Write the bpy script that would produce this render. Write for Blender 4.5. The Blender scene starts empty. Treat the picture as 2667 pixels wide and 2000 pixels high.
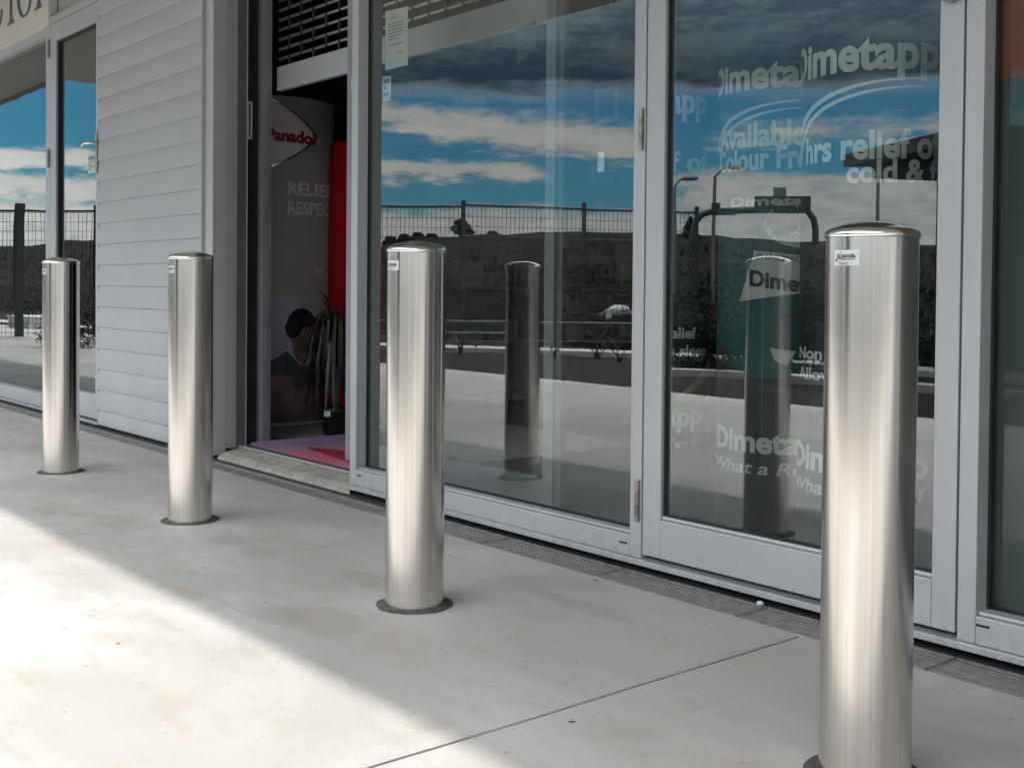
import bpy, bmesh, math, random
from mathutils import Vector, Matrix, noise
R = math.radians
sc = bpy.context.scene
random.seed(7)
# ---------------------------------------------------------------- camera
cam_d = bpy.data.cameras.new('camera'); cam = bpy.data.objects.new('camera', cam_d)
sc.collection.objects.link(cam); sc.camera = cam
F_PX, PITCH, ROLL, YAW, PPY = 3005.07, -0.0188, 0.0088, -0.8760, 807.62
cam_d.sensor_width = 36.0; cam_d.lens = F_PX/2667*36.0
cam_d.shift_y = (PPY-1000.0)/2667.0
cam_d.clip_start = 0.05; cam_d.clip_end = 2000
fw = Vector((math.sin(YAW), math.cos(YAW), 0)); rt = Vector((math.cos(YAW), -math.sin(YAW), 0)); up = Vector((0, 0, 1))
f2 = fw*math.cos(PITCH)+up*math.sin(PITCH); u2 = up*math.cos(PITCH)-fw*math.sin(PITCH)
r3 = rt*math.cos(ROLL)+u2*math.sin(ROLL); u3 = u2*math.cos(ROLL)-rt*math.sin(ROLL)
cam.matrix_world = Matrix(((r3.x, u3.x, -f2.x, 0.0), (r3.y, u3.y, -f2.y, -2.6233), (r3.z, u3.z, -f2.z, 0.8878), (0, 0, 0, 1)))
# ---------------------------------------------------------------- exposure, world, sun
sc.view_settings.view_transform = 'Standard'; sc.view_settings.look = 'None'
sc.view_settings.exposure = 1.22; sc.view_settings.gamma = 1.0
sc.cycles.max_bounces = 10; sc.cycles.glossy_bounces = 6; sc.cycles.transparent_max_bounces = 24
sc.cycles.use_denoising = True
SUN_TO = Vector((-0.30, -1.0, 1.408)).normalized()
SUN_EL = math.asin(SUN_TO.z); SUN_AZ = math.atan2(SUN_TO.x, SUN_TO.y)
sun_d = bpy.data.lights.new('sun', 'SUN'); sun_d.energy = 2.0; sun_d.angle = R(1.0); sun_d.color = (1.0, 0.96, 0.90)
sun = bpy.data.objects.new('sun', sun_d); sc.collection.objects.link(sun)
sun.rotation_euler = SUN_TO.to_track_quat('Z', 'Y').to_euler(); sun.location = SUN_TO*40


class NT:
    """little helper for building node graphs"""
    def __init__(s, tree): s.t = tree; s.n = tree.nodes; s.l = tree.links
    def new(s, kind, **kw):
        n = s.n.new(kind)
        for k, v in kw.items(): setattr(n, k, v)
        return n
    def put(s, sock, v):
        if isinstance(v, bpy.types.NodeSocket): s.l.new(v, sock)
        elif v is not None: sock.default_value = v
    def m(s, op, a, b=None, c=None, clamp=False):
        n = s.new('ShaderNodeMath', operation=op, use_clamp=clamp)
        s.put(n.inputs[0], a)
        if b is not None: s.put(n.inputs[1], b)
        if c is not None: s.put(n.inputs[2], c)
        return n.outputs[0]
    def add(s, a, b): return s.m('ADD', a, b)
    def sub(s, a, b): return s.m('SUBTRACT', a, b)
    def mul(s, a, b): return s.m('MULTIPLY', a, b)
    def step(s, x, a, b, lo=0.0, hi=1.0):
        n = s.new('ShaderNodeMapRange', interpolation_type='SMOOTHSTEP')
        s.put(n.inputs[0], x); n.inputs[1].default_value = a; n.inputs[2].default_value = b
        n.inputs[3].default_value = lo; n.inputs[4].default_value = hi
        return n.outputs[0]
    def gauss(s, x, c, w):
        d = s.m('DIVIDE', s.sub(x, c), w)
        return s.m('EXPONENT', s.mul(s.mul(d, d), -1.0))
    def noise(s, vec, scale, detail=4, rough=0.5, dist=0.0):
        n = s.new('ShaderNodeTexNoise'); s.put(n.inputs['Vector'], vec)
        n.inputs['Scale'].default_value = scale; n.inputs['Detail'].default_value = detail
        n.inputs['Roughness'].default_value = rough; n.inputs['Distortion'].default_value = dist
        return n.outputs['Fac']
    def mix(s, f, a, b, mode='MIX'):
        n = s.new('ShaderNodeMix', data_type='RGBA', blend_type=mode)
        s.put(n.inputs[0], f); s.put(n.inputs[6], a if not isinstance(a, tuple) else (*a[:3], 1)); s.put(n.inputs[7], b if not isinstance(b, tuple) else (*b[:3], 1))
        return n.outputs[2]
    def xyz(s, x, y, z):
        n = s.new('ShaderNodeCombineXYZ'); s.put(n.inputs[0], x); s.put(n.inputs[1], y); s.put(n.inputs[2], z)
        return n.outputs[0]
    def mapping(s, vec, scale):
        n = s.new('ShaderNodeMapping'); s.put(n.inputs[0], vec); n.inputs['Scale'].default_value = scale
        return n.outputs[0]
    def pos(s): return s.new('ShaderNodeNewGeometry').outputs['Position']
    def bump(s, h, strength, dist):
        n = s.new('ShaderNodeBump'); n.inputs['Strength'].default_value = strength; n.inputs['Distance'].default_value = dist
        s.put(n.inputs['Height'], h); return n.outputs[0]


# world: Nishita sky with real cloud banks given by azimuth and elevation
W = bpy.data.worlds.new('World'); sc.world = W; W.use_nodes = True
w = NT(W.node_tree); w.n.clear()
sky = w.new('ShaderNodeTexSky', sky_type='NISHITA'); sky.sun_disc = False
sky.sun_elevation = SUN_EL; sky.sun_rotation = SUN_AZ; sky.air_density = 1.0; sky.dust_density = 0.4; sky.ozone_density = 2.0
gen = w.new('ShaderNodeTexCoord').outputs['Generated']
sx = w.new('ShaderNodeSeparateXYZ'); w.l.new(gen, sx.inputs[0])
az = w.mul(w.m('ARCTAN2', sx.outputs[0], w.mul(sx.outputs[1], -1.0)), 180/math.pi)
el = w.mul(w.m('ARCSINE', sx.outputs[2]), 180/math.pi)
cv = w.xyz(w.mul(az, 0.10), w.mul(el, 0.42), 0.0)
n1 = w.noise(cv, 1.3, 7, 0.58, 0.3); n2 = w.noise(cv, 3.6, 6, 0.6)
n3 = w.noise(w.xyz(w.mul(az, 0.16), w.mul(el, 0.5), 3.0), 7.0, 5, 0.62, 0.4); n3c = w.sub(n3, 0.5)
n1c = w.sub(n1, 0.5); n2c = w.sub(n2, 0.5)
elw = w.add(el, w.add(w.mul(n1c, 1.5), w.mul(n2c, 1.3)))
azc = w.add(az, 56.0)
mid = w.mul(w.step(az, -66, -60), w.step(az, -41, -45))
b1 = w.mul(w.gauss(elw, w.sub(8.25, w.mul(azc, 0.10)), w.add(0.55, w.step(az, -58, -49, 0.0, 0.45))), mid)
b2 = w.mul(w.gauss(elw, 5.75, 0.50), w.mul(w.step(az, -66, -60), w.step(az, -47.5, -50.5)))
low = w.mul(w.step(elw, 4.6, 3.2), 0.75)
rlow = w.mul(0.75, w.mul(w.mul(w.step(elw, 6.4, 5.2), w.step(elw, 1.0, 3.6)), w.step(az, -44.5, -40)))
rmid = w.mul(w.mul(w.gauss(elw, 7.6, 1.0), w.step(az, -43, -38)), 0.45)
lef = w.step(az, -62, -67)
l1 = w.mul(w.gauss(elw, 5.75, 0.45), lef)
l2 = w.mul(w.gauss(elw, 4.35, 0.65), lef)
l3 = w.mul(w.gauss(elw, 10.0, 0.7), w.gauss(az, -69.6, 1.2))
white = w.m('MAXIMUM', w.m('MAXIMUM', w.m('MAXIMUM', b1, b2), w.m('MAXIMUM', low, rlow)), w.m('MAXIMUM', rmid, w.m('MAXIMUM', l1, w.m('MAXIMUM', l2, l3))))
white = w.step(w.add(white, w.mul(w.add(w.mul(n2c, 1.0), w.mul(n3c, 0.9)), w.step(white, 0.02, 0.25))), 0.12, 0.82)
dark = w.mul(w.mul(w.step(elw, 9.0, 10.2), w.step(az, -66, -61)), w.step(elw, 26, 18))
hi = w.mul(w.step(w.add(n1, w.mul(n2c, 0.25)), 0.46, 0.62), w.step(el, 14, 24))
dens = w.m('MAXIMUM', w.m('MAXIMUM', white, w.mul(dark, 0.88)), w.mul(hi, 0.85))
darkness = w.m('SUBTRACT', w.mul(dark, w.sub(1.0, white)), 0.0, clamp=True)
shade = w.add(0.62, w.mul(n2, 0.55))
ccol = w.mix(darkness, (1.0, 0.985, 0.95), w.mix(w.step(w.add(n1, w.mul(n3c, 0.5)), 0.38, 0.68), (0.05, 0.07, 0.074), (0.125, 0.158, 0.158)))
vs = w.new('ShaderNodeVectorMath', operation='SCALE'); w.l.new(ccol, vs.inputs[0]); w.l.new(w.mul(shade, w.step(el, 9, 22, 0.78, 7.4)), vs.inputs['Scale'])
bgs = w.new('ShaderNodeBackground'); bgs.inputs['Strength'].default_value = 0.14
w.l.new(w.mix(w.step(el, 22, 8), (1.25, 1.14, 1.02), (0.125, 0.345, 0.435), 'MIX'), bgs.inputs['Color'])
skm = w.mix(1.0, sky.outputs[0], bgs.inputs['Color'].links[0].from_socket, 'MULTIPLY'); w.l.new(skm, bgs.inputs['Color'])
bgc = w.new('ShaderNodeBackground'); w.l.new(vs.outputs[0], bgc.inputs['Color']); bgc.inputs['Strength'].default_value = 1.0
mx = w.new('ShaderNodeMixShader'); w.l.new(dens, mx.inputs[0]); w.l.new(bgs.outputs[0], mx.inputs[1]); w.l.new(bgc.outputs[0], mx.inputs[2])
wo = w.new('ShaderNodeOutputWorld'); w.l.new(mx.outputs[0], wo.inputs[0])


# ---------------------------------------------------------------- materials
def mat(name, col=(0.5, 0.5, 0.5), rough=0.5, metal=0.0, var=0.0, vscale=6.0, bump=0.0, bscale=60.0, spec=0.5, build=None, two=None):
    m = bpy.data.materials.new(name); m.use_nodes = True
    t = NT(m.node_tree); b = m.node_tree.nodes['Principled BSDF']
    b.inputs['Base Color'].default_value = (*col, 1); b.inputs['Roughness'].default_value = rough
    b.inputs['Metallic'].default_value = metal; b.inputs['Specular IOR Level'].default_value = spec
    if var:
        p = t.pos(); f = t.noise(p, vscale, 5, 0.6)
        lo = tuple(c*(1-var) for c in col); hi_ = tuple(min(1, c*(1+var)) for c in col)
        t.put(b.inputs['Base Color'], t.mix(t.step(f, 0.3, 0.7), lo, two or hi_))
        t.put(b.inputs['Roughness'], t.add(rough-0.06, t.mul(f, 0.12)))
    if bump:
        t.put(b.inputs['Normal'], t.bump(t.noise(t.pos(), bscale, 4, 0.6), 0.6, bump))
    if build: build(t, b)
    return m


G1, B1, R1 = (0.30, 0.285, 0.26), (0.31, 0.275, 0.235), (0.385, 0.285, 0.205)
STAINS = [(-3.70, -0.80, 0.16, 0.10, 0.45, G1), (-3.50, -0.81, 0.14, 0.08, 0.40, B1), (-2.66, -1.05, 0.20, 0.11, 0.5, B1), (-2.39, -1.01, 0.13, 0.09, 0.32, (0.34, 0.28, 0.225)),
          (-3.13, -1.215, 0.10, 0.028, 0.30, R1), (-2.98, -0.72, 0.18, 0.08, 0.45, B1), (-3.51, -1.40, 0.24, 0.12, 0.35, (0.38, 0.36, 0.335)), (-2.48, -1.73, 0.26, 0.15, 0.4, (0.385, 0.365, 0.34)),
          (-2.49, -1.37, 0.16, 0.07, 0.35, (0.38, 0.36, 0.335)), (-2.79, -1.12, 0.15, 0.07, 0.4, G1), (-4.21, -0.98, 0.22, 0.12, 0.35, G1), (-2.30, -0.41, 0.22, 0.05, 0.4, G1), (-2.57, -0.40, 0.12, 0.05, 0.3, G1),
          (-1.5, -1.3, 0.3, 0.15, 0.3, B1), (-5.2, -0.95, 0.35, 0.12, 0.3, G1), (-6.2, -0.6, 0.4, 0.12, 0.3, G1), (-1.0, -0.45, 0.25, 0.1, 0.3, G1)]


def concrete_nodes(t, b):
    p = t.pos()
    big = t.noise(t.mapping(p, (0.55, 0.9, 1)), 1.5, 5, 0.55, 0.5); med = t.noise(p, 6.5, 6, 0.6, 0.3); fine = t.noise(p, 75, 5, 0.8)
    streak = t.noise(t.mapping(p, (1.2, 7.0, 1)), 2.4, 5, 0.6, 0.4)
    c = t.mix(t.step(big, 0.34, 0.66), (0.395, 0.382, 0.360), (0.505, 0.495, 0.475))
    c = t.mix(t.mul(t.step(med, 0.48, 0.72), 0.55), c, (0.375, 0.345, 0.305))
    c = t.mix(t.mul(t.step(streak, 0.52, 0.74), 0.45), c, (0.345, 0.325, 0.300))
    rust = t.mul(t.step(t.noise(p, 2.6, 4, 0.6, 0.8), 0.58, 0.74), 0.45)
    c = t.mix(rust, c, (0.385, 0.310, 0.245))
    sp = t.new('ShaderNodeSeparateXYZ'); t.put(sp.inputs[0], p); wob = t.sub(t.noise(p, 3.2, 4, 0.6), 0.5)
    for (px, py, rx, ry, k, colr) in STAINS:
        dx = t.m('DIVIDE', t.sub(sp.outputs[0], px), rx); dy = t.m('DIVIDE', t.sub(sp.outputs[1], py), ry)
        d = t.add(t.m('SQRT', t.add(t.mul(dx, dx), t.mul(dy, dy))), t.mul(wob, 1.5))
        c = t.mix(t.mul(t.step(d, 1.15, 0.55), k), c, colr)
    c = t.mix(t.mul(t.step(fine, 0.52, 0.72), 0.36), c, (0.28, 0.265, 0.245))
    scuff = t.noise(t.mapping(p, (2.0, 9.0, 1)), 7.0, 4, 0.7, 0.6)
    c = t.mix(t.mul(t.step(scuff, 0.64, 0.76), 0.40), c, (0.22, 0.21, 0.195))
    spots = t.step(t.noise(p, 34, 2, 0.5), 0.715, 0.76)
    c = t.mix(t.mul(spots, 0.6), c, (0.15, 0.135, 0.115))
    t.put(b.inputs['Base Color'], c)
    t.put(b.inputs['Roughness'], t.add(0.5, t.mul(med, 0.2)))
    t.put(b.inputs['Normal'], t.bump(t.add(t.mul(fine, 0.35), t.add(med, t.mul(streak, 0.5))), 0.30, 0.0035))


def steel_nodes(t, b):
    o = t.new('ShaderNodeTexCoord').outputs['Object']
    s = t.new('ShaderNodeSeparateXYZ'); t.put(s.inputs[0], o)
    ang = t.m('ARCTAN2', s.outputs[0], s.outputs[1])
    rnd = t.new('ShaderNodeObjectInfo').outputs['Random']
    fine = t.noise(t.xyz(t.mul(ang, 1.0), t.mul(s.outputs[2], 260.0), rnd), 1.0, 3, 0.6)
    streak = t.noise(t.xyz(t.mul(ang, 7.0), t.mul(s.outputs[2], 0.35), t.mul(rnd, 9.0)), 1.6, 4, 0.6)
    wear = t.noise(o, 9.0, 5, 0.65)
    t.put(b.inputs['Base Color'], t.mix(t.step(streak, 0.35, 0.65), (0.62, 0.58, 0.535), (0.71, 0.67, 0.625)))
    t.put(b.inputs['Roughness'], t.add(0.125, t.add(t.mul(fine, 0.04), t.mul(wear, 0.05))))
    b.inputs['Anisotropic'].default_value = 0.82; b.inputs['Anisotropic Rotation'].default_value = 0.25
    tg = t.new('ShaderNodeTangent', direction_type='RADIAL', axis='Z'); t.put(b.inputs['Tangent'], tg.outputs[0])
    t.put(b.inputs['Normal'], t.bump(t.add(t.mul(streak, 1.0), t.mul(fine, 0.05)), 0.14, 0.0006))


def glass_mat(name, f0, tint, ripple=0.0015, rs=1.1, rough=0.0):
    m = bpy.data.materials.new(name); m.use_nodes = True; t = NT(m.node_tree); t.n.clear()
    lw = t.new('ShaderNodeLayerWeight'); lw.inputs['Blend'].default_value = 0.5
    nrm = t.bump(t.noise(t.mapping(t.pos(), (1, 1, 0.7)), rs, 2, 0.5), 1.0, ripple)
    fr = t.add(f0, t.mul(1-f0, t.m('POWER', lw.outputs['Facing'], 5.0)))
    tr = t.new('ShaderNodeBsdfTransparent'); tr.inputs[0].default_value = (*tint, 1)
    gl = t.new('ShaderNodeBsdfGlossy'); gl.inputs['Roughness'].default_value = rough; gl.inputs[0].default_value = (0.93, 0.98, 0.97, 1); t.put(gl.inputs['Normal'], nrm)
    x = t.new('ShaderNodeMixShader'); t.put(x.inputs[0], fr); t.put(x.inputs[1], tr.outputs[0]); t.put(x.inputs[2], gl.outputs[0])
    o = t.new('ShaderNodeOutputMaterial'); t.put(o.inputs[0], x.outputs[0]); return m


def clear_mat():
    m = bpy.data.materials.new('glass_edge'); m.use_nodes = True; t = NT(m.node_tree); t.n.clear()
    tr = t.new('ShaderNodeBsdfTransparent'); tr.inputs[0].default_value = (0.92, 0.97, 0.95, 1)
    o = t.new('ShaderNodeOutputMaterial'); t.put(o.inputs[0], tr.outputs[0]); return m


def alu_nodes(t, b):
    p = t.pos(); f = t.noise(p, 3.0, 4, 0.6); g = t.noise(p, 22, 5, 0.7); dirt = t.noise(t.mapping(p, (1, 1, 2.5)), 7, 6, 0.7)
    c = t.mix(t.step(f, 0.3, 0.7), (0.415, 0.415, 0.425), (0.445, 0.445, 0.455))
    z = t.new('ShaderNodeSeparateXYZ'); t.put(z.inputs[0], p)
    c = t.mix(t.mul(t.step(dirt, 0.58, 0.76), 0.22), c, (0.29, 0.28, 0.27))
    splash = t.noise(t.mapping(p, (1, 1, 0.5)), 30, 5, 0.75)
    c = t.mix(t.mul(t.step(t.add(splash, t.mul(t.step(z.outputs[2], 0.16, 0.02), 0.22)), 0.64, 0.82), 0.30), c, (0.23, 0.215, 0.195))
    t.put(b.inputs['Base Color'], c); t.put(b.inputs['Roughness'], t.add(0.36, t.mul(g, 0.12)))


def stripes_nodes(t, b):   # man-made ripple of the crossed channel lid
    p = t.pos(); f = t.noise(p, 18, 6, 0.7)
    t.put(b.inputs['Base Color'], t.mix(t.step(f, 0.35, 0.7), (0.15, 0.145, 0.14), (0.27, 0.262, 0.25)))
    t.put(b.inputs['Normal'], t.bump(f, 0.5, 0.006))


def mat_print_nodes(t, b):   # door mat print: lilac to pink with dark red blotch
    p = t.pos(); s = t.new('ShaderNodeSeparateXYZ'); t.put(s.inputs[0], p)
    n = t.noise(t.mapping(p, (1.2, 3.2, 1)), 1.5, 3, 0.5, 1.0)
    f = t.step(s.outputs[0], -5.4, -4.9)
    c = t.mix(f, (0.30, 0.20, 0.34), (0.50, 0.13, 0.19))
    c = t.mix(t.mul(t.step(s.outputs[0], -4.75, -4.4), t.step(s.outputs[1], 0.36, 0.2)), c, (0.55, 0.25, 0.33))
    d = t.add(t.mul(t.m('POWER', t.m('DIVIDE', t.sub(s.outputs[0], -4.55), 0.62), 2.0), 1.0), t.mul(t.m('POWER', t.m('DIVIDE', t.sub(s.outputs[1], 0.39), 0.11), 2.0), 1.0))
    c = t.mix(t.step(t.add(d, t.mul(t.sub(n, 0.5), 2.0)), 1.15, 0.85), c, (0.26, 0.012, 0.025))
    t.put(b.inputs['Base Color'], c); t.put(b.inputs['Normal'], t.bump(t.noise(p, 260, 2, 0.5), 0.3, 0.001))


def terrain_nodes(t, b):
    p = t.pos(); d = t.new('ShaderNodeVectorMath', operation='LENGTH'); t.put(d.inputs[0], p)
    n = t.noise(p, 0.35, 6, 0.65); n2_ = t.noise(p, 3.0, 5, 0.7)
    near = t.mix(t.step(n2_, 0.35, 0.7), (0.018, 0.016, 0.013), (0.045, 0.038, 0.031))
    far = t.mix(t.step(n, 0.38, 0.62), (0.007, 0.007, 0.006), (0.022, 0.019, 0.014))
    far = t.mix(t.mul(t.step(n2_, 0.4, 0.7), 0.5), far, (0.014, 0.017, 0.010))
    t.put(b.inputs['Base Color'], t.mix(t.step(d.outputs[1 if d.outputs[0].type == 'VECTOR' else 0], 24, 42), near, far))
    t.put(b.inputs['Normal'], t.bump(n2_, 0.8, 0.15))


M = {}
M['concrete'] = mat('concrete', build=concrete_nodes)
M['steel'] = mat('brushed_steel', (0.72, 0.71, 0.69), 0.2, 1.0, build=steel_nodes)
M['steel_cap'] = mat('polished_steel', (0.80, 0.79, 0.78), 0.09, 1.0, var=0.03, vscale=40)
M['mortar'] = mat('grey_mortar', (0.075, 0.068, 0.062), 0.9, var=0.35, vscale=40, bump=0.004, bscale=120)
M['sticker'] = mat('sticker_white', (0.52, 0.52, 0.52), 0.4)
M['ink'] = mat('ink_black', (0.02, 0.02, 0.022), 0.5)
M['ink_grey'] = mat('ink_grey', (0.22, 0.22, 0.23), 0.6)
M['alu'] = mat('satin_aluminium', (0.44, 0.445, 0.47), 0.4, 0.25, build=alu_nodes)
M['board'] = mat('weatherboard_paint', (0.40, 0.40, 0.405), 0.55, var=0.03, vscale=3)
M['reveal'] = mat('reveal_paint', (0.33, 0.33, 0.345), 0.5, var=0.04, vscale=4)
M['jamb'] = mat('jamb_bronze', (0.12, 0.115, 0.11), 0.5, var=0.1)
M['stile'] = mat('door_stile_grey', (0.26, 0.26, 0.28), 0.4, 0.2, var=0.04)
M['gasket'] = mat('rubber_gasket', (0.012, 0.012, 0.013), 0.6)
M['glass'] = glass_mat('window_glass', 0.16, (0.74, 0.75, 0.735), 0.0008)
M['glass_l'] = glass_mat('left_shop_glass', 0.19, (0.40, 0.44, 0.45), 0.0009, 1.4)
M['glass_r'] = glass_mat('right_shop_glass', 0.035, (0.85, 0.9, 0.88), 0.0006, 0.8)
M['clear'] = clear_mat()
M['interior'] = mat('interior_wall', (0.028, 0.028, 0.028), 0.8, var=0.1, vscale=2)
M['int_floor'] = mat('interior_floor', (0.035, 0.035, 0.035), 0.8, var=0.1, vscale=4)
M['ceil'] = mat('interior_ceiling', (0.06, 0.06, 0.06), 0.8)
M['bounce'] = mat('bounce_floor_pale', (0.42, 0.42, 0.41), 0.6, var=0.08, vscale=5)  # pale tone of the added bounce patch
M['soffit'] = mat('soffit_paint', (0.34, 0.33, 0.305), 0.6, var=0.03, vscale=2)
M['fascia'] = mat('fascia_paint', (0.30, 0.30, 0.31), 0.5, var=0.05)
M['cream'] = mat('sign_cream', (0.56, 0.555, 0.50), 0.45, var=0.03, vscale=1.5)
M['letter'] = mat('sign_letter', (0.085, 0.085, 0.10), 0.5)
M['hinge'] = mat('hinge_steel', (0.34, 0.31, 0.28), 0.4, 0.9, var=0.3, vscale=30)
M['grate'] = mat('grate_steel', (0.21, 0.206, 0.20), 0.6, 0.1, var=0.2, vscale=25)
M['lid'] = mat('channel_lid', (0.16, 0.15, 0.145), 0.8, build=stripes_nodes)
M['void'] = mat('drain_void', (0.03, 0.03, 0.03), 0.9)
M['sill'] = mat('sill_concrete', (0.33, 0.305, 0.265), 0.8, var=0.22, vscale=14, bump=0.006, bscale=45)
M['paper'] = mat('paper', (0.72, 0.73, 0.72), 0.7)
M['grille'] = mat('grille_rod', (0.42, 0.42, 0.42), 0.3, 0.9)
M['link'] = mat('grille_link', (0.02, 0.02, 0.02), 0.5)
M['teal'] = mat('poster_teal', (0.012, 0.095, 0.112), 0.45, var=0.06, vscale=3)
M['tealdark'] = mat('poster_dark', (0.010, 0.020, 0.028), 0.5, var=0.1, vscale=3)
M['print'] = mat('poster_print', (0.68, 0.665, 0.63), 0.6)
M['palest'] = mat('pale_print', (0.92, 0.92, 0.91), 0.5)
M['olive'] = mat('poster_olive', (0.24, 0.30, 0.18), 0.6)
M['totem'] = mat('totem_grey', (0.60, 0.63, 0.60), 0.5, var=0.05, vscale=2)
M['oval'] = mat('oval_blush', (0.95, 0.84, 0.85), 0.5, var=0.08, vscale=3)
M['chrome'] = mat('oval_ring', (0.55, 0.55, 0.55), 0.25, 0.8)
M['brandred'] = mat('brand_red', (0.33, 0.004, 0.03), 0.5)
M['lav'] = mat('print_lavender', (0.72, 0.72, 0.86), 0.6, var=0.1, vscale=4)
M['skinp'] = mat('print_skin', (0.32, 0.21, 0.20), 0.6, var=0.45, vscale=9)
M['hairp'] = mat('print_hair', (0.028, 0.026, 0.032), 0.7, var=0.6, vscale=30)
M['shirtp'] = mat('print_shirt', (0.15, 0.15, 0.18), 0.7, var=0.3, vscale=9)
M['redcol'] = mat('red_vinyl', (0.70, 0.004, 0.016), 0.35, var=0.06, vscale=2)
M['matp'] = mat('door_mat_print', build=mat_print_nodes, rough=0.85)
M['matback'] = mat('mat_rubber', (0.015, 0.015, 0.015), 0.7)
M['leaf'] = mat('strap_leaf', (0.014, 0.017, 0.010), 0.4, var=0.5, vscale=12)
M['deadleaf'] = mat('dry_leaf', (0.042, 0.037, 0.028), 0.6, var=0.4, vscale=14)
M['straw'] = mat('straw', (0.16, 0.145, 0.11), 0.8, spec=0.05)
M['blade'] = mat('grass_blade', (0.016, 0.018, 0.011), 0.8, var=0.5, vscale=2, spec=0.05)
M['dryblade'] = mat('dry_grass_blade', (0.040, 0.035, 0.026), 0.8, var=0.4, vscale=2, spec=0.05)
M['pot'] = mat('black_pot', (0.010, 0.010, 0.011), 0.45)
M['orange'] = mat('window_film_orange', (0.21, 0.050, 0.016), 0.55, var=0.05)
M['film'] = mat('window_film_grey', (0.046, 0.050, 0.047), 0.55, var=0.05)
M['terrain'] = mat('dry_hill', build=terrain_nodes, rough=0.95, spec=0.04)
M['mulch'] = mat('bark_mulch', (0.040, 0.033, 0.028), 0.9, spec=0.05, var=0.5, vscale=24, bump=0.03, bscale=30)
M['kerb'] = mat('kerb_concrete', (0.52, 0.51, 0.49), 0.7, var=0.08, vscale=8)
M['post'] = mat('dark_post', (0.03, 0.036, 0.036), 0.5, var=0.2)
M['foliage'] = mat('dark_foliage', (0.026, 0.031, 0.017), 0.7, var=0.5, vscale=3, spec=0.12)
M['bark'] = mat('trunk_bark', (0.05, 0.04, 0.032), 0.9, var=0.3)
M['pole'] = mat('lamp_pole', (0.16, 0.17, 0.17), 0.5, 0.5)
M['skin'] = mat('skin', (0.26, 0.15, 0.105), 0.5)
M['whiteshirt'] = mat('white_shirt', (0.75, 0.75, 0.73), 0.8, var=0.06)
M['trouser'] = mat('dark_trousers', (0.03, 0.032, 0.04), 0.8, var=0.2)
M['hair'] = mat('dark_hair', (0.012, 0.010, 0.009), 0.6)
M['roofd'] = mat('dark_roof', (0.025, 0.027, 0.03), 0.5)
M['pebble'] = mat('white_pebble', (0.6, 0.59, 0.56), 0.8, var=0.1, vscale=60)
M['white'] = mat('white_plastic', (0.62, 0.62, 0.60), 0.5, var=0.05)
M['brown'] = mat('tag_brown', (0.05, 0.04, 0.035), 0.5)


# ---------------------------------------------------------------- mesh helpers
class MB:
    def __init__(s): s.v = []; s.f = []; s.mi = []; s.sm = []
    def raw(s, vs, fs, mi=0, smooth=False):
        o = len(s.v); s.v += [tuple(v) for v in vs]
        for f in fs: s.f.append(tuple(i+o for i in f)); s.mi.append(mi); s.sm.append(smooth)
        return s
    def box(s, x0, x1, y0, y1, z0, z1, mi=0):
        vs = [(x, y, z) for z in (z0, z1) for y in (y0, y1) for x in (x0, x1)]
        return s.raw(vs, [(0, 2, 3, 1), (4, 5, 7, 6), (0, 1, 5, 4), (2, 6, 7, 3), (0, 4, 6, 2), (1, 3, 7, 5)], mi)
    def tube(s, pts, r, n=8, mi=0, caps=True):
        pts = [Vector(p) for p in pts]; rs = r if isinstance(r, (list, tuple)) else [r]*len(pts)
        vs = []; prev = None
        for i, p in enumerate(pts):
            d = (pts[min(i+1, len(pts)-1)]-pts[max(i-1, 0)]).normalized()
            a = Vector((0, 0, 1)) if abs(d.z) < 0.9 else Vector((1, 0, 0))
            if prev is not None: a = prev
            x = (a-d*a.dot(d)).normalized(); prev = x; y = d.cross(x)
            vs += [p+(x*math.cos(2*math.pi*k/n)+y*math.sin(2*math.pi*k/n))*rs[i] for k in range(n)]
        fs = [(i*n+k, i*n+(k+1) % n, (i+1)*n+(k+1) % n, (i+1)*n+k) for i in range(len(pts)-1) for k in range(n)]
        s.raw(vs, fs, mi, True)
        if caps: 
            s.raw(vs[:n], [tuple(reversed(range(n)))], mi); s.raw(vs[-n:], [tuple(range(n))], mi)
        return s
    def lathe(s, prof, n=64, c=(0, 0, 0), mi=0):
        vs = []
        for (r, z) in prof:
            vs += [(c[0]+r*math.cos(2*math.pi*k/n), c[1]+r*math.sin(2*math.pi*k/n), c[2]+z) for k in range(n)]
        fs = [(i*n+k, i*n+(k+1) % n, (i+1)*n+(k+1) % n, (i+1)*n+k) for i in range(len(prof)-1) for k in range(n)]
        return s.raw(vs, fs, mi, True)
    def prism(s, poly, y0, y1, mi=0):       # polygon in X,Z extruded along Y
        n = len(poly)
        vs = [(x, y0, z) for x, z in poly]+[(x, y1, z) for x, z in poly]
        fs = [tuple(range(n)), tuple(reversed(range(n, 2*n)))]+[(i, i+n, (i+1) % n+n, (i+1) % n) for i in range(n)]
        return s.raw(vs, fs, mi)


def link(o): sc.collection.objects.link(o); return o


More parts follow.
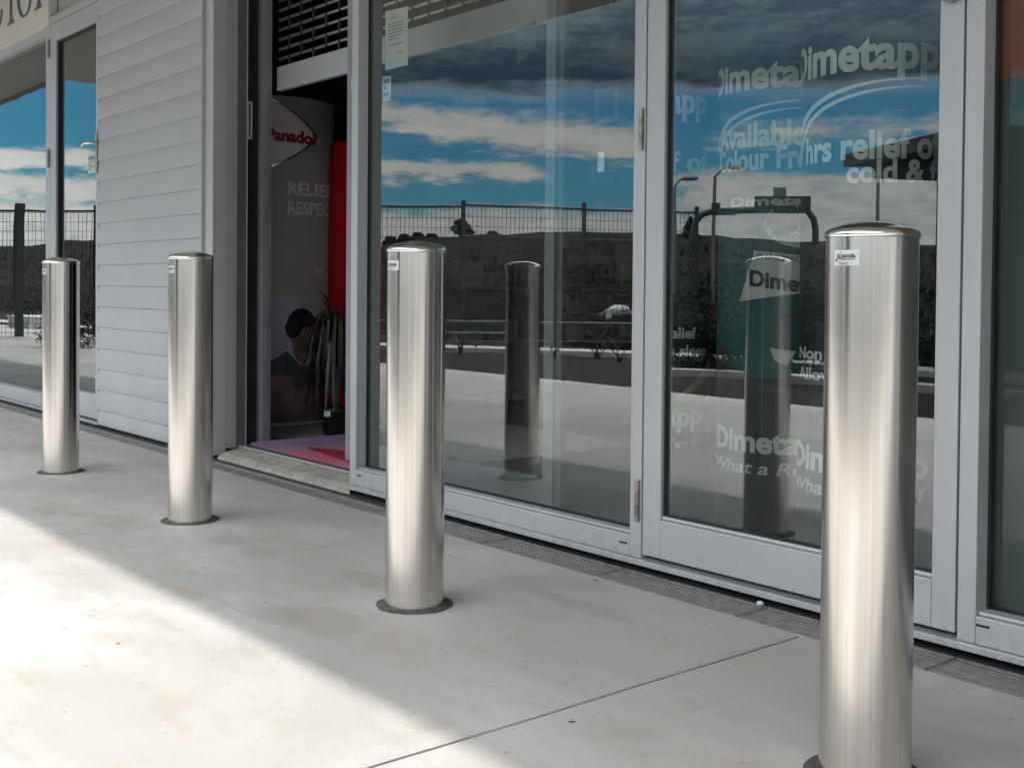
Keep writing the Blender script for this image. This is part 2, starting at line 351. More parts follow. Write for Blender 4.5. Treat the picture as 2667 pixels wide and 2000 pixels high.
def part(name, mb, mats, parent=None, bevel=0.0, label=None, seg=2, fix=True):
    me = bpy.data.meshes.new(name); me.from_pydata(mb.v, [], mb.f)
    for m in (mats if isinstance(mats, (list, tuple)) else [mats]): me.materials.append(m)
    for p, mi, sm in zip(me.polygons, mb.mi, mb.sm): p.material_index = mi; p.use_smooth = sm
    if fix:
        bm = bmesh.new(); bm.from_mesh(me); bmesh.ops.recalc_face_normals(bm, faces=bm.faces); bm.to_mesh(me); bm.free()
    o = link(bpy.data.objects.new(name, me))
    if parent is not None:
        o.parent = parent
        q = parent; L = Vector((0, 0, 0))
        while q is not None: L = L+Vector(q.location); q = q.parent
        root = parent
        if parent.type == 'EMPTY': o.matrix_parent_inverse = Matrix.Translation(-Vector(parent.location))
    if bevel:
        b = o.modifiers.new('bevel', 'BEVEL'); b.width = bevel; b.segments = seg; b.limit_method = 'ANGLE'; b.angle_limit = R(40)
    if label: o['label'] = label
    return o


def tag(o, label=None, cat=None, group=None, kind=None):
    if label: o['label'] = label
    if cat: o['category'] = cat
    if group: o['group'] = group
    if kind: o['kind'] = kind
    return o


def thing(name, label, cat, loc=(0, 0, 0), group=None, rz=0.0):
    o = link(bpy.data.objects.new(name, None)); o.location = loc; o.rotation_euler = (0, 0, rz); o.empty_display_size = 0.2
    return tag(o, label, cat, group)


def copy_tree(o, parent=None):
    c = o.copy(); link(c)
    if parent is not None: c.parent = parent
    for ch in list(o.children): copy_tree(ch, c)
    return c


def text2d(body, size=1.0, bold=0.0, sx=1.0, shear=0.0, space=1.0):
    cu = bpy.data.curves.new('lettering', 'FONT'); cu.body = body; cu.size = size; cu.offset = bold*size; cu.shear = shear
    cu.space_character = space; cu.resolution_u = 4
    o = link(bpy.data.objects.new('lettering', cu))
    dg = bpy.context.evaluated_depsgraph_get(); me = bpy.data.meshes.new_from_object(o.evaluated_get(dg))
    vs = [(v.co.x*sx, v.co.y) for v in me.vertices]; fs = [tuple(p.vertices) for p in me.polygons]
    bpy.data.objects.remove(o); bpy.data.curves.remove(cu); bpy.data.meshes.remove(me)
    if vs:
        x0 = min(v[0] for v in vs); vs = [(x-x0, y) for x, y in vs]
    return vs, fs


def tw(t): return max(v[0] for v in t[0])


def text_mb(t, fn, mb=None, mi=0):
    mb = mb or MB(); mb.raw([fn(u, v) for u, v in t[0]], t[1], mi); return mb


def fit(t, w, h=None):
    x1 = max(v[0] for v in t[0]); y1 = max(v[1] for v in t[0]) if h else 1
    return [(u*w/x1, v*(h/y1 if h else 1)) for u, v in t[0]], t[1]


# ---------------------------------------------------------------- the ground outside
def wavy(x, y0, y1, n=60, amp=0.0035, seed=0):
    return [(x+amp*noise.noise(Vector((seed, (y0+(y1-y0)*i/n)*2.3, 0)))+amp*0.6*noise.noise(Vector((seed+5, (y0+(y1-y0)*i/n)*14, 0))), y0+(y1-y0)*i/n) for i in range(n+1)]


pv = MB()
PE = -4.78; PF = -0.146; cuts = [-40.0, -11.2, -6.512, -1.797, 2.9, 14.0]
for a, b in zip(cuts[:-1], cuts[1:]):
    L_ = wavy(a, PE, PF, seed=a); R_ = wavy(b, PE, PF, seed=b); n = len(L_)
    g0 = 0.0048
    rows = [[(x+g0, y) for x, y in L_], [(x+g0+0.012, y) for x, y in L_], [(x-g0-0.012, y) for x, y in R_], [(x-g0, y) for x, y in R_]]
    zz = [-0.004, 0, 0, -0.004]
    vs = [(x, y, z) for row, z in zip(rows, zz) for x, y in row]
    fs = [(j*n+i, (j+1)*n+i, (j+1)*n+i+1, j*n+i+1) for j in range(3) for i in range(n-1)]
    pv.raw(vs, fs)
    for row in (rows[0], rows[3]):       # sides of the joint
        pv.raw([(x, y, -0.004) for x, y in row]+[(x, y, -0.05) for x, y in row], [(i, i+1, n+i+1, n+i) for i in range(n-1)])
    pv.raw([(a, PE, 0), (b, PE, 0), (b, PE, -0.2), (a, PE, -0.2)], [(0, 1, 2, 3)])
    pv.raw([(a, PF, 0), (b, PF, 0), (b, PF, -0.2), (a, PF, -0.2)], [(0, 1, 2, 3)])
tag(part('pavement', pv, M['concrete'], fix=False), 'pale grey concrete pavement with dark joints and stains', 'pavement', kind='structure')
gb = MB().raw([(-60, PF+0.002, -0.045), (30, PF+0.002, -0.045), (30, -4.9, -0.045), (-60, -4.9, -0.045)], [(0, 1, 2, 3)])
tag(part('ground', gb, M['mortar']), 'packed dark sub-base under the pavement joints', 'ground', kind='structure')

# terrain seen mirrored in the glass, laid out about the mirrored viewpoint
MC = Vector((0, 2.74, 0.8878))


def out(azd, d, z=None, eld=None):
    a = R(azd); x = MC.x+d*math.sin(a); y = MC.y-d*math.cos(a)
    if eld is not None: z = MC.z+d*math.tan(R(eld))
    return Vector((x, y, z))


def interp(x, tab):
    if x <= tab[0][0]: return tab[0][1]
    for (a, b), (c, d) in zip(tab[:-1], tab[1:]):
        if x <= c: return b+(d-b)*(x-a)/(c-a)
    return tab[-1][1]


RIDGE = [(-100, 1.6), (-74, 1.74), (-71, 1.95), (-66, 2.1), (-58, 2.0), (-54.5, 2.3), (-52, 2.6), (-49.8, 2.72), (-46, 2.88), (-43, 2.85), (-40, 2.62), (-37, 2.4), (-30, 2.3), (60, 2.2), (100, 2.0)]
rad = [7.6, 9, 11, 13, 15, 17, 19, 21, 24, 27, 30, 34, 38, 43, 49, 56, 64, 72, 80, 95, 130, 220, 500, 900]


def terr_z(a, r):
    zr = MC.z+80*math.tan(R(interp(a, RIDGE)))
    base = interp(r, [(7.6, -0.06), (13, -0.07), (18, -0.12), (27, -0.5), (36, -0.35), (80, zr), (900, zr-12)])
    p = out(a, r, 0)
    amp = interp(r, [(7, 0.0), (13, 0.02), (27, 0.06), (45, 0.35), (80, 0.32), (900, 1.5)])
    return base+amp*noise.noise(Vector((p.x*0.13, p.y*0.13, 3)))+amp*0.6*noise.noise(Vector((p.x*0.5, p.y*0.5, 9)))


tb = MB(); azs = [-100+i*0.8 for i in range(251)]
vs = []
for r in rad:
    for a in azs:
        p = out(a, r, 0); vs.append((p.x, min(p.y, PE+0.0-0.0) if r < 9 else p.y, terr_z(a, r)))
n = len(azs)
tb.raw(vs, [(i*n+k, i*n+k+1, (i+1)*n+k+1, (i+1)*n+k) for i in range(len(rad)-1) for k in range(n-1)], smooth=True)
tag(part('hill', tb, M['terrain']), 'dry dark grass hill rising behind the wire fence', 'hill', kind='structure')
fl = MB().raw([(-900, -900, -0.65), (900, -900, -0.65), (900, 900, -0.65), (-900, 900, -0.65)], [(0, 1, 2, 3)])
tag(part('ground', fl, M['terrain']), 'dark open ground reaching to the horizon', 'ground', kind='structure')
bed = MB()
nx, ny = 150, 10
vs = []
for j in range(ny+1):
    for i in range(nx+1):
        x = -40+54*i/nx; y = PE-0.004-4.6*j/ny
        vs.append((x, y, -0.045+0.035*math.sin(math.pi*min(1, j/3)/2)+0.03*noise.noise(Vector((x*3, y*3, 0)))*(j > 0)))
bed.raw(vs, [(j*(nx+1)+i, j*(nx+1)+i+1, (j+1)*(nx+1)+i+1, (j+1)*(nx+1)+i) for j in range(ny) for i in range(nx)], smooth=True)
tag(part('garden_bed', bed, M['mulch']), 'dark bark mulch bed along the pavement edge', 'garden bed', kind='structure')


def ribbon(pts, wd, z, h):
    mb = MB(); pts = [Vector((x, y, 0)) for x, y in pts]; sec = []
    for i, p in enumerate(pts):
        d = (pts[min(i+1, len(pts)-1)]-pts[max(i-1, 0)]).normalized(); q = Vector((-d.y, d.x, 0))*wd/2
        sec += [p-q+Vector((0, 0, z-h)), p-q+Vector((0, 0, z)), p+q+Vector((0, 0, z)), p+q+Vector((0, 0, z-h))]
    fs = [(i*4+k, i*4+k+1, (i+1)*4+k+1, (i+1)*4+k) for i in range(len(pts)-1) for k in range(3)]
    return mb.raw(sec, fs)


tag(part('kerb', ribbon([(-34, -4.9), (-28, -5.05), (-23, -5.45), (-18, -5.9), (-14.5, -6.7), (-13, -7.25), (-11.6, -8.1), (-10.6, -8.55), (-9.3, -8.75), (-6, -8.8), (2, -8.8), (10, -8.8)], 0.62, 0.05, 0.15), M['kerb']), 'pale concrete kerb curving beyond the mulch bed', 'kerb', kind='structure')
tag(part('kerb', ribbon([(-8.3, -6.3), (-7.8, -6.62), (-7.2, -6.75), (-6, -6.8), (-3, -6.8)], 0.22, 0.06, 0.15), M['kerb']), 'short pale island kerb in the mulch bed', 'kerb', kind='structure')

# ---------------------------------------------------------------- building
B = thing('shop_building', 'grey weatherboard and aluminium shopfront with large reflecting windows behind four bollards', 'shop building', (-5, 0, 0))


def frame(name, boxes, m='alu', parent=B, bev=0.002, label=None):
    mb = MB()
    for b in boxes: mb.box(*b)
    return part(name, mb, M[m], parent, bev, label)


def pane(name, x0, x1, y, z0, z1, m, parent, th=0.008):
    mb = MB()
    mb.raw([(x0, y, z0), (x1, y, z0), (x1, y, z1), (x0, y, z1)], [(0, 1, 2, 3)], 0)
    mb.raw([(x0, y+th, z0), (x1, y+th, z0), (x1, y+th, z1), (x0, y+th, z1)], [(3, 2, 1, 0)], 1)
    mb.raw([(x0, y, z0), (x1, y, z0), (x1, y+th, z0), (x0, y+th, z0)], [(3, 2, 1, 0)], 1)
    mb.raw([(x0, y, z1), (x1, y, z1), (x1, y+th, z1), (x0, y+th, z1)], [(0, 1, 2, 3)], 1)
    mb.raw([(x0, y, z0), (x0, y, z1), (x0, y+th, z1), (x0, y+th, z0)], [(0, 1, 2, 3)], 1)
    mb.raw([(x1, y, z0), (x1, y, z1), (x1, y+th, z1), (x1, y+th, z0)], [(3, 2, 1, 0)], 1)
    return part(name, mb, [M[m], M['clear']], parent, fix=False)


# weatherboard wall: lapped boards, each leaning out to its lower edge
wb = MB(); zl = [0.015]+[0.106+0.1287*k for k in range(25)]
for z0, z1 in zip(zl[:-1], zl[1:]):
    x0, x1 = -7.158, -5.6745
    sh = 0.002*noise.noise(Vector((z0*9, 0, 0)))
    hh = z1-z0
    pr = [(-0.0040+sh, z0), (-0.0090+sh, z0+0.004), (-0.0100+sh, z0+hh*0.14), (-0.0104+sh, z0+hh*0.30), (-0.0096+sh, z0+hh*0.5), (-0.0074+sh, z0+hh*0.7), (-0.0045, z0+hh*0.87), (-0.0012, z1+0.002), (0.012, z1+0.002), (0.012, z0)]
    n = len(pr); vs = [(x0, y, z) for y, z in pr]+[(x1, y, z) for y, z in pr]
    wb.raw(vs, [tuple(range(n)), tuple(reversed(range(n, 2*n)))]); o_ = len(wb.v)
    wb.raw(vs, [(i, i+n, i+1+n, i+1) for i in range(1, 7)], 0, True); wb.raw(vs, [(0, n, n+1, 1), (7, 7+n, 8+n, 8)])
wall = part('weatherboard_wall', wb, M['board'], B)
frame('corner_trim', [(-5.674, -5.6662, -0.0145, 0.06, 0.016, 3.2), (-5.666, -5.594, 0.004, 0.06, 0.016, 3.2), (-5.593, -5.530, -0.016, 0.06, 0.014, 3.2)], 'board')
frame('wall_scriber', [(-7.1675, -7.1585, -0.004, 0.03, 0.02, 3.2)], 'gasket', bev=0)
frame('reveal_panel', [(-5.60, -5.530, 0.0605, 0.121, 0.045, 3.2)], 'reveal')
dj = frame('door_jamb', [(-5.62, -5.5335, 0.1215, 0.175, 0.052, 3.2)], 'jamb')
frame('jamb_edge', [(-5.60, -5.5300, 0.1755, 0.1795, 0.055, 3.2)], 'alu', dj, 0.0008)
frame('jamb_channel', [(-5.66, -5.58, 0.18, 0.262, 0.05, 3.2)], 'gasket', dj, 0)
fh = MB()
zc0, zc1 = 1.655, 1.852
fh.box(-5.579, -5.532, 0.181, 0.186, zc0, zc1); fh.box(-5.579, -5.532, 0.2, 0.206, zc0, zc1); fh.box(-5.579, -5.532, 0.1865, 0.1995, zc1-0.012, zc1); fh.box(-5.579, -5.532, 0.1865, 0.1995, zc0, zc0+0.012)
part('flush_pull', fh, M['alu'], dj, 0.001)

# sliding entrance: near stile, track, parked leaf behind the fixed pane
sd = frame('sliding_door', [(-5.60, -5.5300, 0.264, 0.300, 0.058, 3.2), (-5.60, -5.535, 0.300, 0.321, 0.058, 3.2)], 'stile')
frame('parked_leaf', [(-4.75, -4.69, 0.30, 0.34, 0.06, 2.9), (-3.318, -3.262, 0.30, 0.34, 0.06, 2.9), (-4.69, -3.318, 0.30, 0.34, 0.06, 0.16)], 'stile', sd)
frame('leaf_edge', [(-3.258, -3.225, 0.31, 0.335, 0.06, 2.9)], 'jamb', sd)
frame('door_track', [(-5.53, -3.2, 0.126, 0.150, 0.050, 0.058)], 'alu')
th = MB(); nth = 60
vs = []
for i in range(nth+1):
    x = -5.505+1.281*i/nth
    e = 0.010*abs(noise.noise(Vector((x*9, 0, 0))))+0.008*abs(noise.noise(Vector((x*31, 4, 0))))
    vs += [(x, -0.001+e*0.6, 0.0), (x, 0.002+e, 0.016-e*0.3), (x, 0.030+e, 0.030), (x, 0.125, 0.049)]
th.raw(vs, [(i*4+k, (i+1)*4+k, (i+1)*4+k+1, i*4+k+1) for i in range(nth) for k in range(3)])
th.raw([vs[0], vs[1], vs[2], vs[3], (-5.505, 0.125, 0.0)], [(0, 1, 2, 3, 4)])
part('threshold', th, M['sill'], B)

# roller grille: bottom rail, rods, staggered links
rg = part('roller_grille', MB().box(-5.528, -3.3, 0.345, 0.375, 1.923, 2.048), M['alu'], B, 0.003)
rods = MB(); links = MB(); k = 0; z = 2.092
while z < 3.05:
    xs = -5.53+(0.0625 if k % 2 else 0.0)+(0.125*(k % 2))
    rods.tube([(-5.53, 0.36, z), (-3.3, 0.36, z)], 0.0085, 8)
    x = -5.41+(0.125 if k % 2 else 0.0)
    while x < -3.3:
        links.box(x-0.0065, x+0.0065, 0.349, 0.3455+0.02, z-0.062, z+0.008); x += 0.25
    z += 0.0512; k += 1
part('grille_rods', rods, M['grille'], rg); part('grille_links', links, M['link'], rg)
scw = MB(); scw.lathe([(0.0, -0.002), (0.010, -0.002), (0.011, 0.0), (0.0, 0.0)], 16)
scw.v = [(-4.78+x, 0.343+z, 1.983+y) for x, y, z in scw.v]
part('screw', scw, M['hinge'], rg)

# fixed shop window beside the entrance
Wn = frame('shop_window', [(-4.224, -4.175, 0.0, 0.12, 0.0445, 3.05), (-2.556, -2.5065, 0.0, 0.12, 0.0445, 3.05), (-4.1745, -2.5565, 0.0, 0.10, 0.0445, 0.112), (-4.1745, -2.5565, 0.0, 0.10, 2.62, 2.70)])
frame('sill_bead', [(-4.1745, -2.5565, 0.012, 0.058, 0.1125, 0.121)], 'alu', Wn, 0.003)
frame('gasket', [(-4.1745, -4.169, 0.05, 0.058, 0.1215, 2.619), (-2.562, -2.5568, 0.05, 0.058, 0.1215, 2.619), (-4.169, -2.562, 0.05, 0.058, 0.1215, 0.126)], 'gasket', Wn, 0)
pane('pane', -4.1745, -2.5565, 0.060, 0.113, 2.619, 'glass', Wn)
pane('transom_pane', -4.1745, -2.5565, 0.060, 2.701, 3.05, 'glass', Wn)
frame('weep_slot', [(-2.60, -2.566, -0.0015, 0.002, 0.079, 0.085)], 'gasket', Wn, 0)
frame('weep_slot', [(-4.165, -4.131, -0.0015, 0.002, 0.088, 0.094)], 'gasket', Wn, 0)
lt = MB().prism([(-4.2245, 1.80), (-4.233, 1.785), (-4.239, 1.755), (-4.239, 1.745), (-4.233, 1.715), (-4.2245, 1.69)], 0.004, 0.05)
part('latch_keep', lt, M['alu'], Wn, 0.001)
ls = MB(); ls.lathe([(0.0, -0.002), (0.0055, -0.002), (0.006, 0.0), (0.0, 0.0)], 14); ls.v = [(-4.2315, 0.0035+z, 1.750+y) for x, y, z in ls.v]
frame('sub_sill', [(-4.2245, 2.2, -0.012, 0.12, 0.025, 0.0435)], 'alu')

# hinged glass door
D1 = frame('hinged_door', [(-2.5005, -2.4255, 0.0, 0.05, 0.0585, 2.40), (-1.5165, -1.4535, 0.0, 0.05, 0.0585, 2.40), (-2.425, -1.517, 0.0, 0.05, 0.0585, 0.178), (-2.425, -1.517, 0.0, 0.05, 2.30, 2.40)], bev=0.0025)
bd = MB()
bd.prism([(-2.4248, 0.1785), (-1.5172, 0.1785), (-1.5172, 0.190), (-2.4248, 0.190)], 0.006, 0.021)
part('glazing_bead', bd, M['alu'], D1, 0.004)
frame('gasket', [(-2.4248, -2.418, 0.013, 0.0215, 0.191, 2.30), (-1.5235, -1.5172, 0.013, 0.0215, 0.191, 2.30), (-2.4178, -1.524, 0.013, 0.0215, 0.1905, 0.195)], 'gasket', D1, 0)
pane('pane', -2.4248, -1.5172, 0.022, 0.1905, 2.30, 'glass', D1, 0.01)
for zc in (1.387, 0.225):
    hb = MB()
    for a, b in ((-0.062, -0.034), (-0.031, 0.031), (0.034, 0.062)): hb.tube([(-2.5195, -0.006, zc+a), (-2.5195, -0.006, zc+b)], 0.0085, 12)
    hb.tube([(-2.5195, -0.006, zc-0.065), (-2.5195, -0.006, zc+0.065)], 0.006, 10)
    part('hinge', hb, M['hinge'], D1)
dk = MB(); dk.lathe([(0.0, -0.03), (0.022, -0.028), (0.026, -0.02), (0.024, 0.0), (0, 0)], 24); dk.v = [(-1.484+x, z, 1.612+y*0.9) for x, y, z in dk.v]
part('door_lock', dk, M['stile'], D1)
frame('door_head', [(-2.506, -1.451, 0.0, 0.12, 2.41, 2.48)])
pane('transom_pane', -2.506, -1.451, 0.060, 2.481, 3.05, 'glass', B)

# right-hand shop window with coloured film
W2 = frame('film_window', [(-1.4475, -1.400, 0.0, 0.12, 0.0445, 3.05), (-1.3995, 1.2, 0.0, 0.10, 0.0445, 0.112), (1.2005, 1.26, 0.0, 0.12, 0.0445, 3.05), (-1.3995, 1.2, 0.0, 0.1, 2.8, 2.9)])
frame('sill_bead', [(-1.3995, 1.2, 0.010, 0.058, 0.1125, 0.122)], 'alu', W2, 0.003)
frame('gasket', [(-1.3995, -1.3925, 0.05, 0.061, 0.1225, 2.79), (-1.3925, 1.19, 0.05, 0.061, 0.1225, 0.126)], 'gasket', W2, 0)
frame('weep_slot', [(-1.398, -1.365, -0.0015, 0.002, 0.089, 0.095)], 'gasket', W2, 0)
pane('pane', -1.3995, 1.2, 0.063, 0.1225, 2.79, 'glass_r', W2)
part('grey_film', MB().box(-1.3995, 1.2, 0.0735, 0.076, 0.1225, 1.399), M['film'], W2)
part('orange_film', MB().box(-1.3995, 1.2, 0.0735, 0.076, 1.400, 2.79), M['orange'], W2)
t_ = fit(text2d('s', 0.1, 0.004, 1.0, 0.35), 0.055, 0.062)
part('script_lettering', text_mb(t_, lambda u, v: (-1.3415+u, 0.0725, 1.4790+v)), M['paper'], W2, fix=False)

# left shop: window, sign box, door
W3 = frame('left_window', [(-8.173, -8.084, 0.0, 0.12, 0.03, 2.652), (-13.0, -8.1735, 0.0, 0.10, 0.033, 0.128), (-13.0, -8.1735, 0.015, 0.10, 2.60, 2.652), (-13.07, -13.001, 0.0, 0.12, 0.033, 2.652)])
pane('pane', -13.0, -8.1735, 0.060, 0.1285, 2.5995, 'glass_l', W3)
sg = part('sign_panel', MB().box(-13.07, -8.120, -0.002, 0.06, 2.6525, 3.35), M['cream'], B, 0.003, 'cream sign panel with large grey serif letters')
lm = MB()


def ring(cx, cz, ro, rz, ri, rzi, off, a0, a1, n=44):
    vs = []; 
    for i in range(n+1):
        a = R(a0+(a1-a0)*i/n)
        vs += [(cx+ro*math.cos(a), -0.0045, cz+rz*math.sin(a)), (cx+off+ri*math.cos(a), -0.0045, cz+rzi*math.sin(a))]
    lm.raw(vs, [(2*i, 2*i+1, 2*i+3, 2*i+2) for i in range(n)])


def serif_stem(x0, x1, z0, z1, sl=0.055, sr=0.055):
    lm.raw([(x, -0.0045, z) for x, z in ((x0-sl, z0), (x1+sr, z0), (x1+sr, z0+0.014), (x1+0.012, z0+0.03), (x1, z0+0.06), (x1, z1), (x0, z1), (x0, z0+0.06), (x0-0.012, z0+0.03), (x0-sl, z0+0.014))], [tuple(range(10))])


ring(-9.33, 2.985, 0.19, 0.205, 0.125, 0.187, 0.010, 45, 350)           # C
serif_stem(-8.975, -8.915, 2.80, 3.20)                                   # T
lm.raw([(x, -0.0045, z) for x, z in ((-9.085, 3.2), (-8.805, 3.2), (-8.805, 3.165), (-9.085, 3.165))], [(0, 1, 2, 3)])
ring(-8.625, 2.985, 0.185, 0.190, 0.118, 0.172, 0.0, 0, 360)             # O
serif_stem(-8.345, -8.285, 2.80, 3.18, 0.055, 0.03)                      # R
ring(-8.285, 3.085, 0.105, 0.10, 0.055, 0.072, 0.0, -90, 90, 20)
part('sign_lettering', lm, M['letter'], sg, fix=False)
D2 = frame('left_door', [(-8.080, -7.972, 0.0, 0.05, 0.045, 2.648), (-7.2245, -7.168, 0.0, 0.05, 0.045, 2.648), (-7.9715, -7.225, 0.0, 0.05, 0.045, 0.200), (-7.9715, -7.225, 0.0, 0.05, 2.525, 2.648)])
frame('gasket', [(-7.9715, -7.962, 0.014, 0.0295, 0.2005, 2.524), (-7.2305, -7.2252, 0.014, 0.0295, 0.2005, 2.524), (-7.9615, -7.231, 0.014, 0.0295, 2.516, 2.5245)], 'gasket', D2, 0)
pane('pane', -7.9715, -7.225, 0.030, 0.2005, 2.5245, 'glass_l', D2)
for zc in (2.49, 1.745, 0.30):
    hb = MB()
    for a, b in ((-0.062, -0.034), (-0.031, 0.031), (0.034, 0.062)): hb.tube([(-8.098, -0.007, zc+a), (-8.098, -0.007, zc+b)], 0.010, 12)
    part('hinge', hb, M['hinge'], D2)
lv = frame('lock_plate', [(-7.215, -7.180, -0.009, -0.0005, 1.58, 1.84)], 'hinge', D2)
lh = MB().tube([(-7.198, -0.008, 1.765), (-7.198, -0.045, 1.765), (-7.21, -0.055, 1.766), (-7.26, -0.058, 1.768), (-7.30, -0.055, 1.76), (-7.325, -0.05, 1.748)], [0.010, 0.010, 0.011, 0.010, 0.009, 0.007], 12)
part('lever_handle', lh, M['steel_cap'], lv)
frame('door_transom', [(-8.119, -7.168, 0.0, 0.10, 2.6525, 2.705)])
frame('transom_panel', [(-8.118, -7.168, 0.062, 0.075, 2.7055, 3.35)], 'board')
frame('left_sub_sill', [(-13.07, -7.168, -0.01, 0.12, 0.012, 0.0295)], 'alu')
frame('end_wall', [(-31, -13.071, 0.0, 0.15, -0.05, 4.7)], 'board', bev=0)
frame('end_wall', [(1.261, 9.0, 0.0, 0.15, -0.05, 3.05)], 'board', bev=0)
# shell
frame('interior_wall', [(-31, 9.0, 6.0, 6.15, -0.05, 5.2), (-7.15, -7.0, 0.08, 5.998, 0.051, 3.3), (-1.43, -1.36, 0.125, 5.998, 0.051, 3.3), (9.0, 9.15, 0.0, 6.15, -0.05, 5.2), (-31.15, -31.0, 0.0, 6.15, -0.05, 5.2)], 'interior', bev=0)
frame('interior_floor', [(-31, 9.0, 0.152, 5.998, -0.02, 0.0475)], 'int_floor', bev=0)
frame('bounce_floor', [(-6.98, -4.35, 0.153, 1.9, 0.0478, 0.0502)], 'bounce', bev=0)  # added pale patch, bounces daylight up onto the entrance totem
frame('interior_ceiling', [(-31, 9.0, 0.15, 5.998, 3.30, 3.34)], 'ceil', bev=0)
cp = frame('canopy', [(-12.5, 9.2, -3.40, 6.2, 3.352, 3.50)], 'soffit', bev=0.003)
frame('canopy_fascia', [(-12.5, 9.2, -3.435, -3.401, 3.05, 3.56)], 'fascia', cp)
frame('canopy_lining', [(-12.5, 9.2, -3.400, -0.02, 3.051, 3.068)], 'soffit', cp)
cl = frame('left_canopy', [(-31.2, -12.502, -4.63, 6.2, 4.79, 5.05)], 'soffit', bev=0.003)
frame('canopy_fascia', [(-31.2, -12.502, -4.665, -4.631, 4.70, 5.12)], 'fascia', cl)
frame('upper_wall', [(-12.5, 9.0, 0.002, 0.14, 3.205, 3.351)], 'board', bev=0)
frame('shop_counter', [(-4.4, -2.2, 3.4, 4.0, 0.051, 1.05)], 'pot')
ss = frame('stock_shelf', [(-6.99, -6.62, 1.7, 4.6, 0.051, 0.10), (-6.99, -6.95, 1.7, 4.6, 0.101, 2.4)], 'white')
for j in range(5):
    frame('shelf_board', [(-6.949, -6.62, 1.7, 4.6, 0.47+j*0.40, 0.495+j*0.40)], 'white', ss)
    for i in range(8):
        h = random.uniform(0.10, 0.26); y = 1.73+i*0.34
        frame('stock_box', [(-6.90, -6.66, y, y+0.24, 0.4955+j*0.40, 0.4955+j*0.40+h)], random.choice(['white', 'reveal', 'film', 'paper']), ss)

# ---------------------------------------------------------------- drain along the shopfront
dr = MB().box(-13.0, 2.6, -0.144, -0.002, -0.10, -0.03)
tag(part('drain_channel', dr, M['void']), 'dark concrete drain channel at the foot of the shopfront', 'drain', kind='structure')
dg_ = MB().box(-13.0, 2.6, -0.0015, 0.4, -0.10, 0.0)  # near-black colour stands for the shade in the gap under the sub-sill
tag(part('shop_footing', dg_, M['void']), 'footing strip below the window sills, its shadow gap painted dark', 'footing', kind='structure')


def grate(x0, x1, label):
    g = thing('drain_grate', label, 'drain grate', ((x0+x1)/2, -0.073, 0), 'steel grates over the drain along the shopfront')
    f = MB(); zt = 0.001
    f.box(x0+0.003, x1-0.003, -0.1425, -0.1375, -0.022, zt); f.box(x0+0.003, x1-0.003, -0.0095, -0.0045, -0.022, zt+0.002)
    f.box(x0+0.003, x0+0.008, -0.1373, -0.0097, -0.022, zt); f.box(x1-0.008, x1-0.003, -0.1373, -0.0097, -0.022, zt)
    part('frame', f, M['grate'], g)
    b = MB()
    for i in range(6):
        y = -0.1300+i*0.0205
        b.box(x0+0.0083, x1-0.0083, y, y+0.0105, -0.018, zt-0.001)
    b.box(x0+0.0083, x0+0.014, -0.137, -0.010, -0.030, -0.0182); b.box(x1-0.014, x1-0.0083, -0.137, -0.010, -0.030, -0.0182)
    part('bars', b, M['grate'], g)
    return g


for x0, x1, l in ((-3.86, -3.145, 'wire steel drain grate partly hidden behind the second nearest bollard'), (-3.145, -2.575, 'slotted drain grate ending below the hinged door\'s lower hinge'),
                  (-2.575, -2.01, 'slotted drain grate under the glass door with a white pebble on its edge'), (-2.01, -1.445, 'slotted drain grate passing behind the nearest bollard'), (-1.445, -0.88, 'slotted drain grate at the bottom right corner below the grey film window'), (-0.88, -0.2, 'slotted drain grate beyond the right edge below the orange window')):
    grate(x0, x1, l)
lid = MB()
n = 120
vs = []
for i in range(n+1):
    x = -13+9.135*i/n
    e = 0.006*noise.noise(Vector((x*4, 1, 0)))+0.004*noise.noise(Vector((x*17, 2, 0)))
    vs += [(x, -0.1425+e*0.6, -0.001), (x, -0.06, -0.004), (x, -0.045+e*0.4, -0.007), (x, -0.003, -0.010)]
lid.raw(vs, [(i*4+k, (i+1)*4+k, (i+1)*4+k+1, i*4+k+1) for i in range(n) for k in range(3)])
lo = part('channel_cover', lid, M['lid'])
tag(lo, 'worn dark grey channel cover strip along the foot of the weatherboards', 'channel cover')
part('edge_strip', MB().box(-13.0, -3.868, -0.060, -0.056, -0.005, 0.0025), M['grate'], lo)

# ---------------------------------------------------------------- bollards
RB = 0.0822
bol = thing('bollard', 'x', 'bollard', (0, 0, 0), 'brushed steel bollards in a row')
tbm = MB().lathe([(RB, 0.0), (RB, 0.25), (RB, 0.5), (RB, 0.75), (RB, 0.985)], 128)
tube = part('post_tube', tbm, M['steel'], bol)
cpm = MB(); prof = [(RB-0.002, 0.9855), (RB+0.0020, 0.9855), (RB+0.0028, 0.9865), (RB+0.0028, 0.9915), (RB+0.0018, 0.9955), (RB-0.0010, 0.9988), (RB-0.0045, 1.0010)]
for i in range(1, 17):
    f = i/16; q_ = 1-f; prof.append((max((RB-0.0045)*q_, 0.0006), 1.0010+0.0155*(1-q_**2.4)))
cpm.lathe(prof, 128); part('domed_cap', cpm, M['steel_cap'], bol)
col = MB(); n = 72
rr = [0.109+0.010*noise.noise(Vector((math.cos(2*math.pi*k/n)*1.6, math.sin(2*math.pi*k/n)*1.6, 5)))+0.002*noise.noise(Vector((math.cos(2*math.pi*k/n)*9, math.sin(2*math.pi*k/n)*9, 8))) for k in range(n)]
vs = []
for fr, z in ((0.0, 0.0045), (0.25, 0.004), (0.8, 0.003), (1.0, 0.0006)):
    for k in range(n):
        r = 0.080+(rr[k]-0.080)*fr; vs.append((r*math.cos(2*math.pi*k/n), r*math.sin(2*math.pi*k/n), z))
